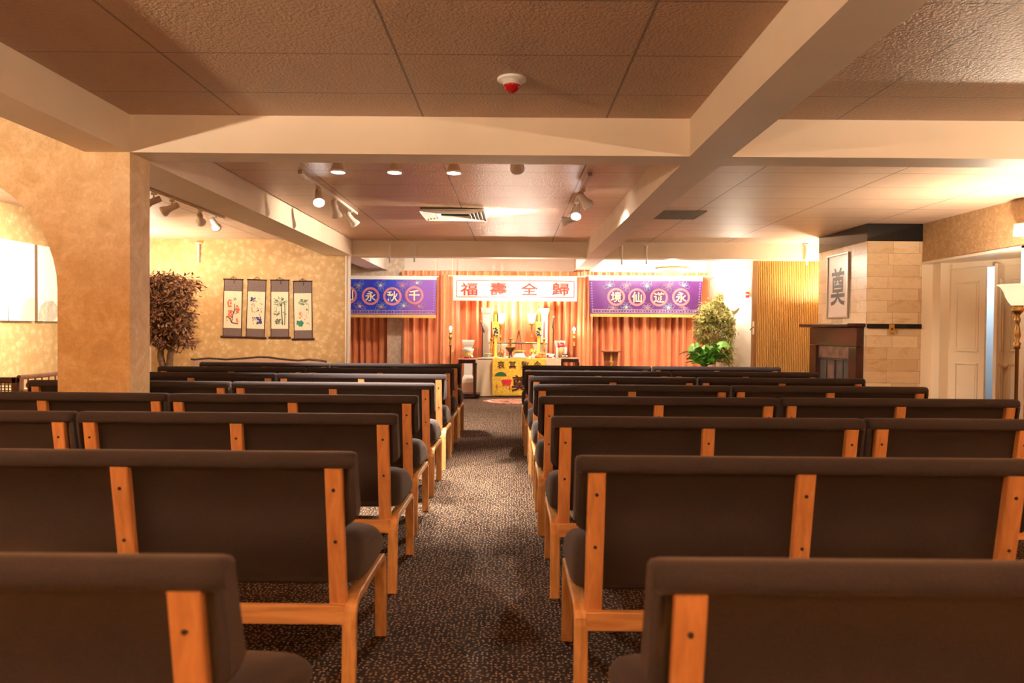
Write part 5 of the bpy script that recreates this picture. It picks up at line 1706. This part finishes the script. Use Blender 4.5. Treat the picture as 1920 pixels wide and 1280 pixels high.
t = thing('chopstick_rest', 'pale bamboo whisk leaning beside the white dish', 'utensil', (alt(1023.5, 13.1), 13.11, zt_))
put(MB().tube([(0, 0, 0), (-.03, 0, .09)], .006, 6), 'handle', 'fringe', t)
put(MB().tube([(-.035, 0, .085), (.07, 0, .10)], .005, 6), 'cross_piece', 'fringe', t)
# on the side table
t = thing('fruit_bowl', 'floral porcelain bowl on the side table, before the white pedestal', 'bowl', (at(877, 665, 12.8).x, 12.82, zs + .001))
hb = at(877, 653.5, 12.85).z - zs
put(MB().lathe([(.001, 0), (.06, 0), (.062, .025), (.075, .05), (.10, hb * .75), (.115, hb), (.108, hb), (.09, hb * .7), (.001, .05)], n=24), 'bowl_body', 'rice', t)
m = MB(); rnd = random.Random(8)
for a in (-2.0, -1.55, -1.15):
    star(m, .10 * cos(a), .085, .034, lambda x, z: -math.sqrt(max(.0001, .095 ** 2 - min(.094, abs(x)) ** 2)), .006, 6, .6)
put(m, 'painted_flower', 'petalyellow', t)
put(MB().lathe([(.064, .0), (.078, .01), (.070, .028), (.063, .03)], n=20), 'red_foot', 'waxred', t)
t = thing('cup', 'small red and white cup on the side table beside the bowl', 'cup', (at(884, 667, 12.67).x, 12.67, zs + .001))
put(MB().lathe([(.001, 0), (.028, 0), (.032, .05), (.028, .05), (.001, .01)], n=14), 'cup_body', 'rice', t)
put(MB().lathe([(.0315, .012), (.0335, .03), (.031, .03)], n=14, caps=False), 'red_band', 'red', t)
# on the stool
t = thing('flower_pot', 'tan pot of crimson flowers on the stool', 'flowers', (at(1051.5, 665, 13.55).x, 13.55, zq + .001))
hp = at(1051, 651, 13.2).z - zq
put(MB().lathe([(.001, 0), (.04, 0), (.05, hp), (.045, hp), (.001, hp - .02)], n=18), 'pot_body', 'tanpot', t)
m = MB(); rnd = random.Random(4)
for i in range(26): m.ball((rnd.uniform(-.055, .055), rnd.uniform(-.04, .04), hp + rnd.uniform(-.015, .075)), .018, 7, 5)
put(m, 'blossoms', 'petalred', t)
t = thing('candle_glass', 'white cylindrical candle glass on the stool beside the crimson flowers', 'candle', (at(1059.5, 660, 13.6).x, 13.62, zq + .001))
put(MB().lathe([(.001, 0), (.034, 0), (.036, at(1059, 652, 13.2).z - zq), (.001, at(1059, 652, 13.2).z - zq)], n=18), 'glass', 'rice', t)
t = thing('toy_stand', 'little black wire stand with two white rings on the stool', 'ornament', (at(1059, 668, 13.47).x, 13.47, zq + .001))
m = MB()
for dx in (-.035, .035):
    m.tube([(dx + .026 * cos(2 * pi * i / 12), 0, .030 + .026 * sin(2 * pi * i / 12)) for i in range(13)], .006, 6)
put(m, 'ring', 'black', t)
put(MB().tube([(-.05, 0, .055), (.0, 0, .062), (.06, 0, .058)], .006, 6), 'cross_bar', 'black', t)
m = MB()
for dx in (-.035, .035): m.lathe([(.001, -.003), (.019, -.003), (.019, .003), (.001, .003)], (dx, 0, .030), 12, Matrix.Rotation(radians(90), 4, 'X'))
put(m, 'disc', 'white', t)


# cherry wood lectern table
def console():
    Y = 13.55
    x0 = at(1127.5, 658, Y).x; x1 = at(1163.5, 658, Y).x; z = at(1145, 656.5, Y).z
    xc = (x0 + x1) / 2; hw = (x1 - x0) / 2
    t = thing('console_table', 'narrow cherry wood stand with a turned post before the right curtain', 'table', (xc, Y, 0))
    put(MB().box(-hw, hw, -.12, .12, z - .035, z), 'tabletop', 'cherry', t, bevel=.01)
    put(MB().loft([[(-hw * .78, y, z - .035) , (hw * .78, y, z - .035), (hw * .50, y, .12), (-hw * .50, y, .12)] for y in (.02, .045)], smooth=False), 'back_panel', 'cherry', t)
    put(MB().lathe([(.03, .10), (.03, .2), (.018, .25), (.034, .30), (.016, .36), (.036, .42), (.014, z - .30), (.034, z - .24), (.045, z - .21), (.018, z - .19), (.028, z - .14), (.014, z - .09), (.028, z - .035)], (0, -.04, 0), 14), 'turned_post', 'cherrygold', t)
    put(MB().box(-hw * .8, hw * .8, -.12, .12, 0, .04).box(-.05, .05, -.1, .06, .04, .10), 'foot', 'cherry', t, bevel=.008)


M['cherrygold'] = wood('polished_cherry', (0.45, 0.20, 0.06), (0.62, 0.32, 0.12), 0.2)
console()


def rug():
    a = atz(905, 754, 0.0); yn, yf = atz(960, 757.5, 0).y, atz(960, 748.5, 0).y
    cx = .12; rx = cx - a.x; cy = (yn + yf) / 2; ry = (yf - yn) / 2
    t = thing('rug', 'oval red patterned rug at the end of the aisle before the altar', 'rug', (cx, cy, 0))
    n = 48
    def ov(k, z): return [(rx * k * cos(2 * pi * i / n), ry * k * sin(2 * pi * i / n), z) for i in range(n)]
    put(MB().loft([ov(1, .001), ov(1, .010), ov(.97, .012)], smooth=False), 'pile', 'rug', t)
    m = MB()
    A = ov(.90, .0130); B = ov(.82, .0130)
    m.add(A + B, [(i, (i + 1) % n, n + (i + 1) % n, n + i) for i in range(n)])
    put(m, 'border_band', 'palepink', t)


rug()
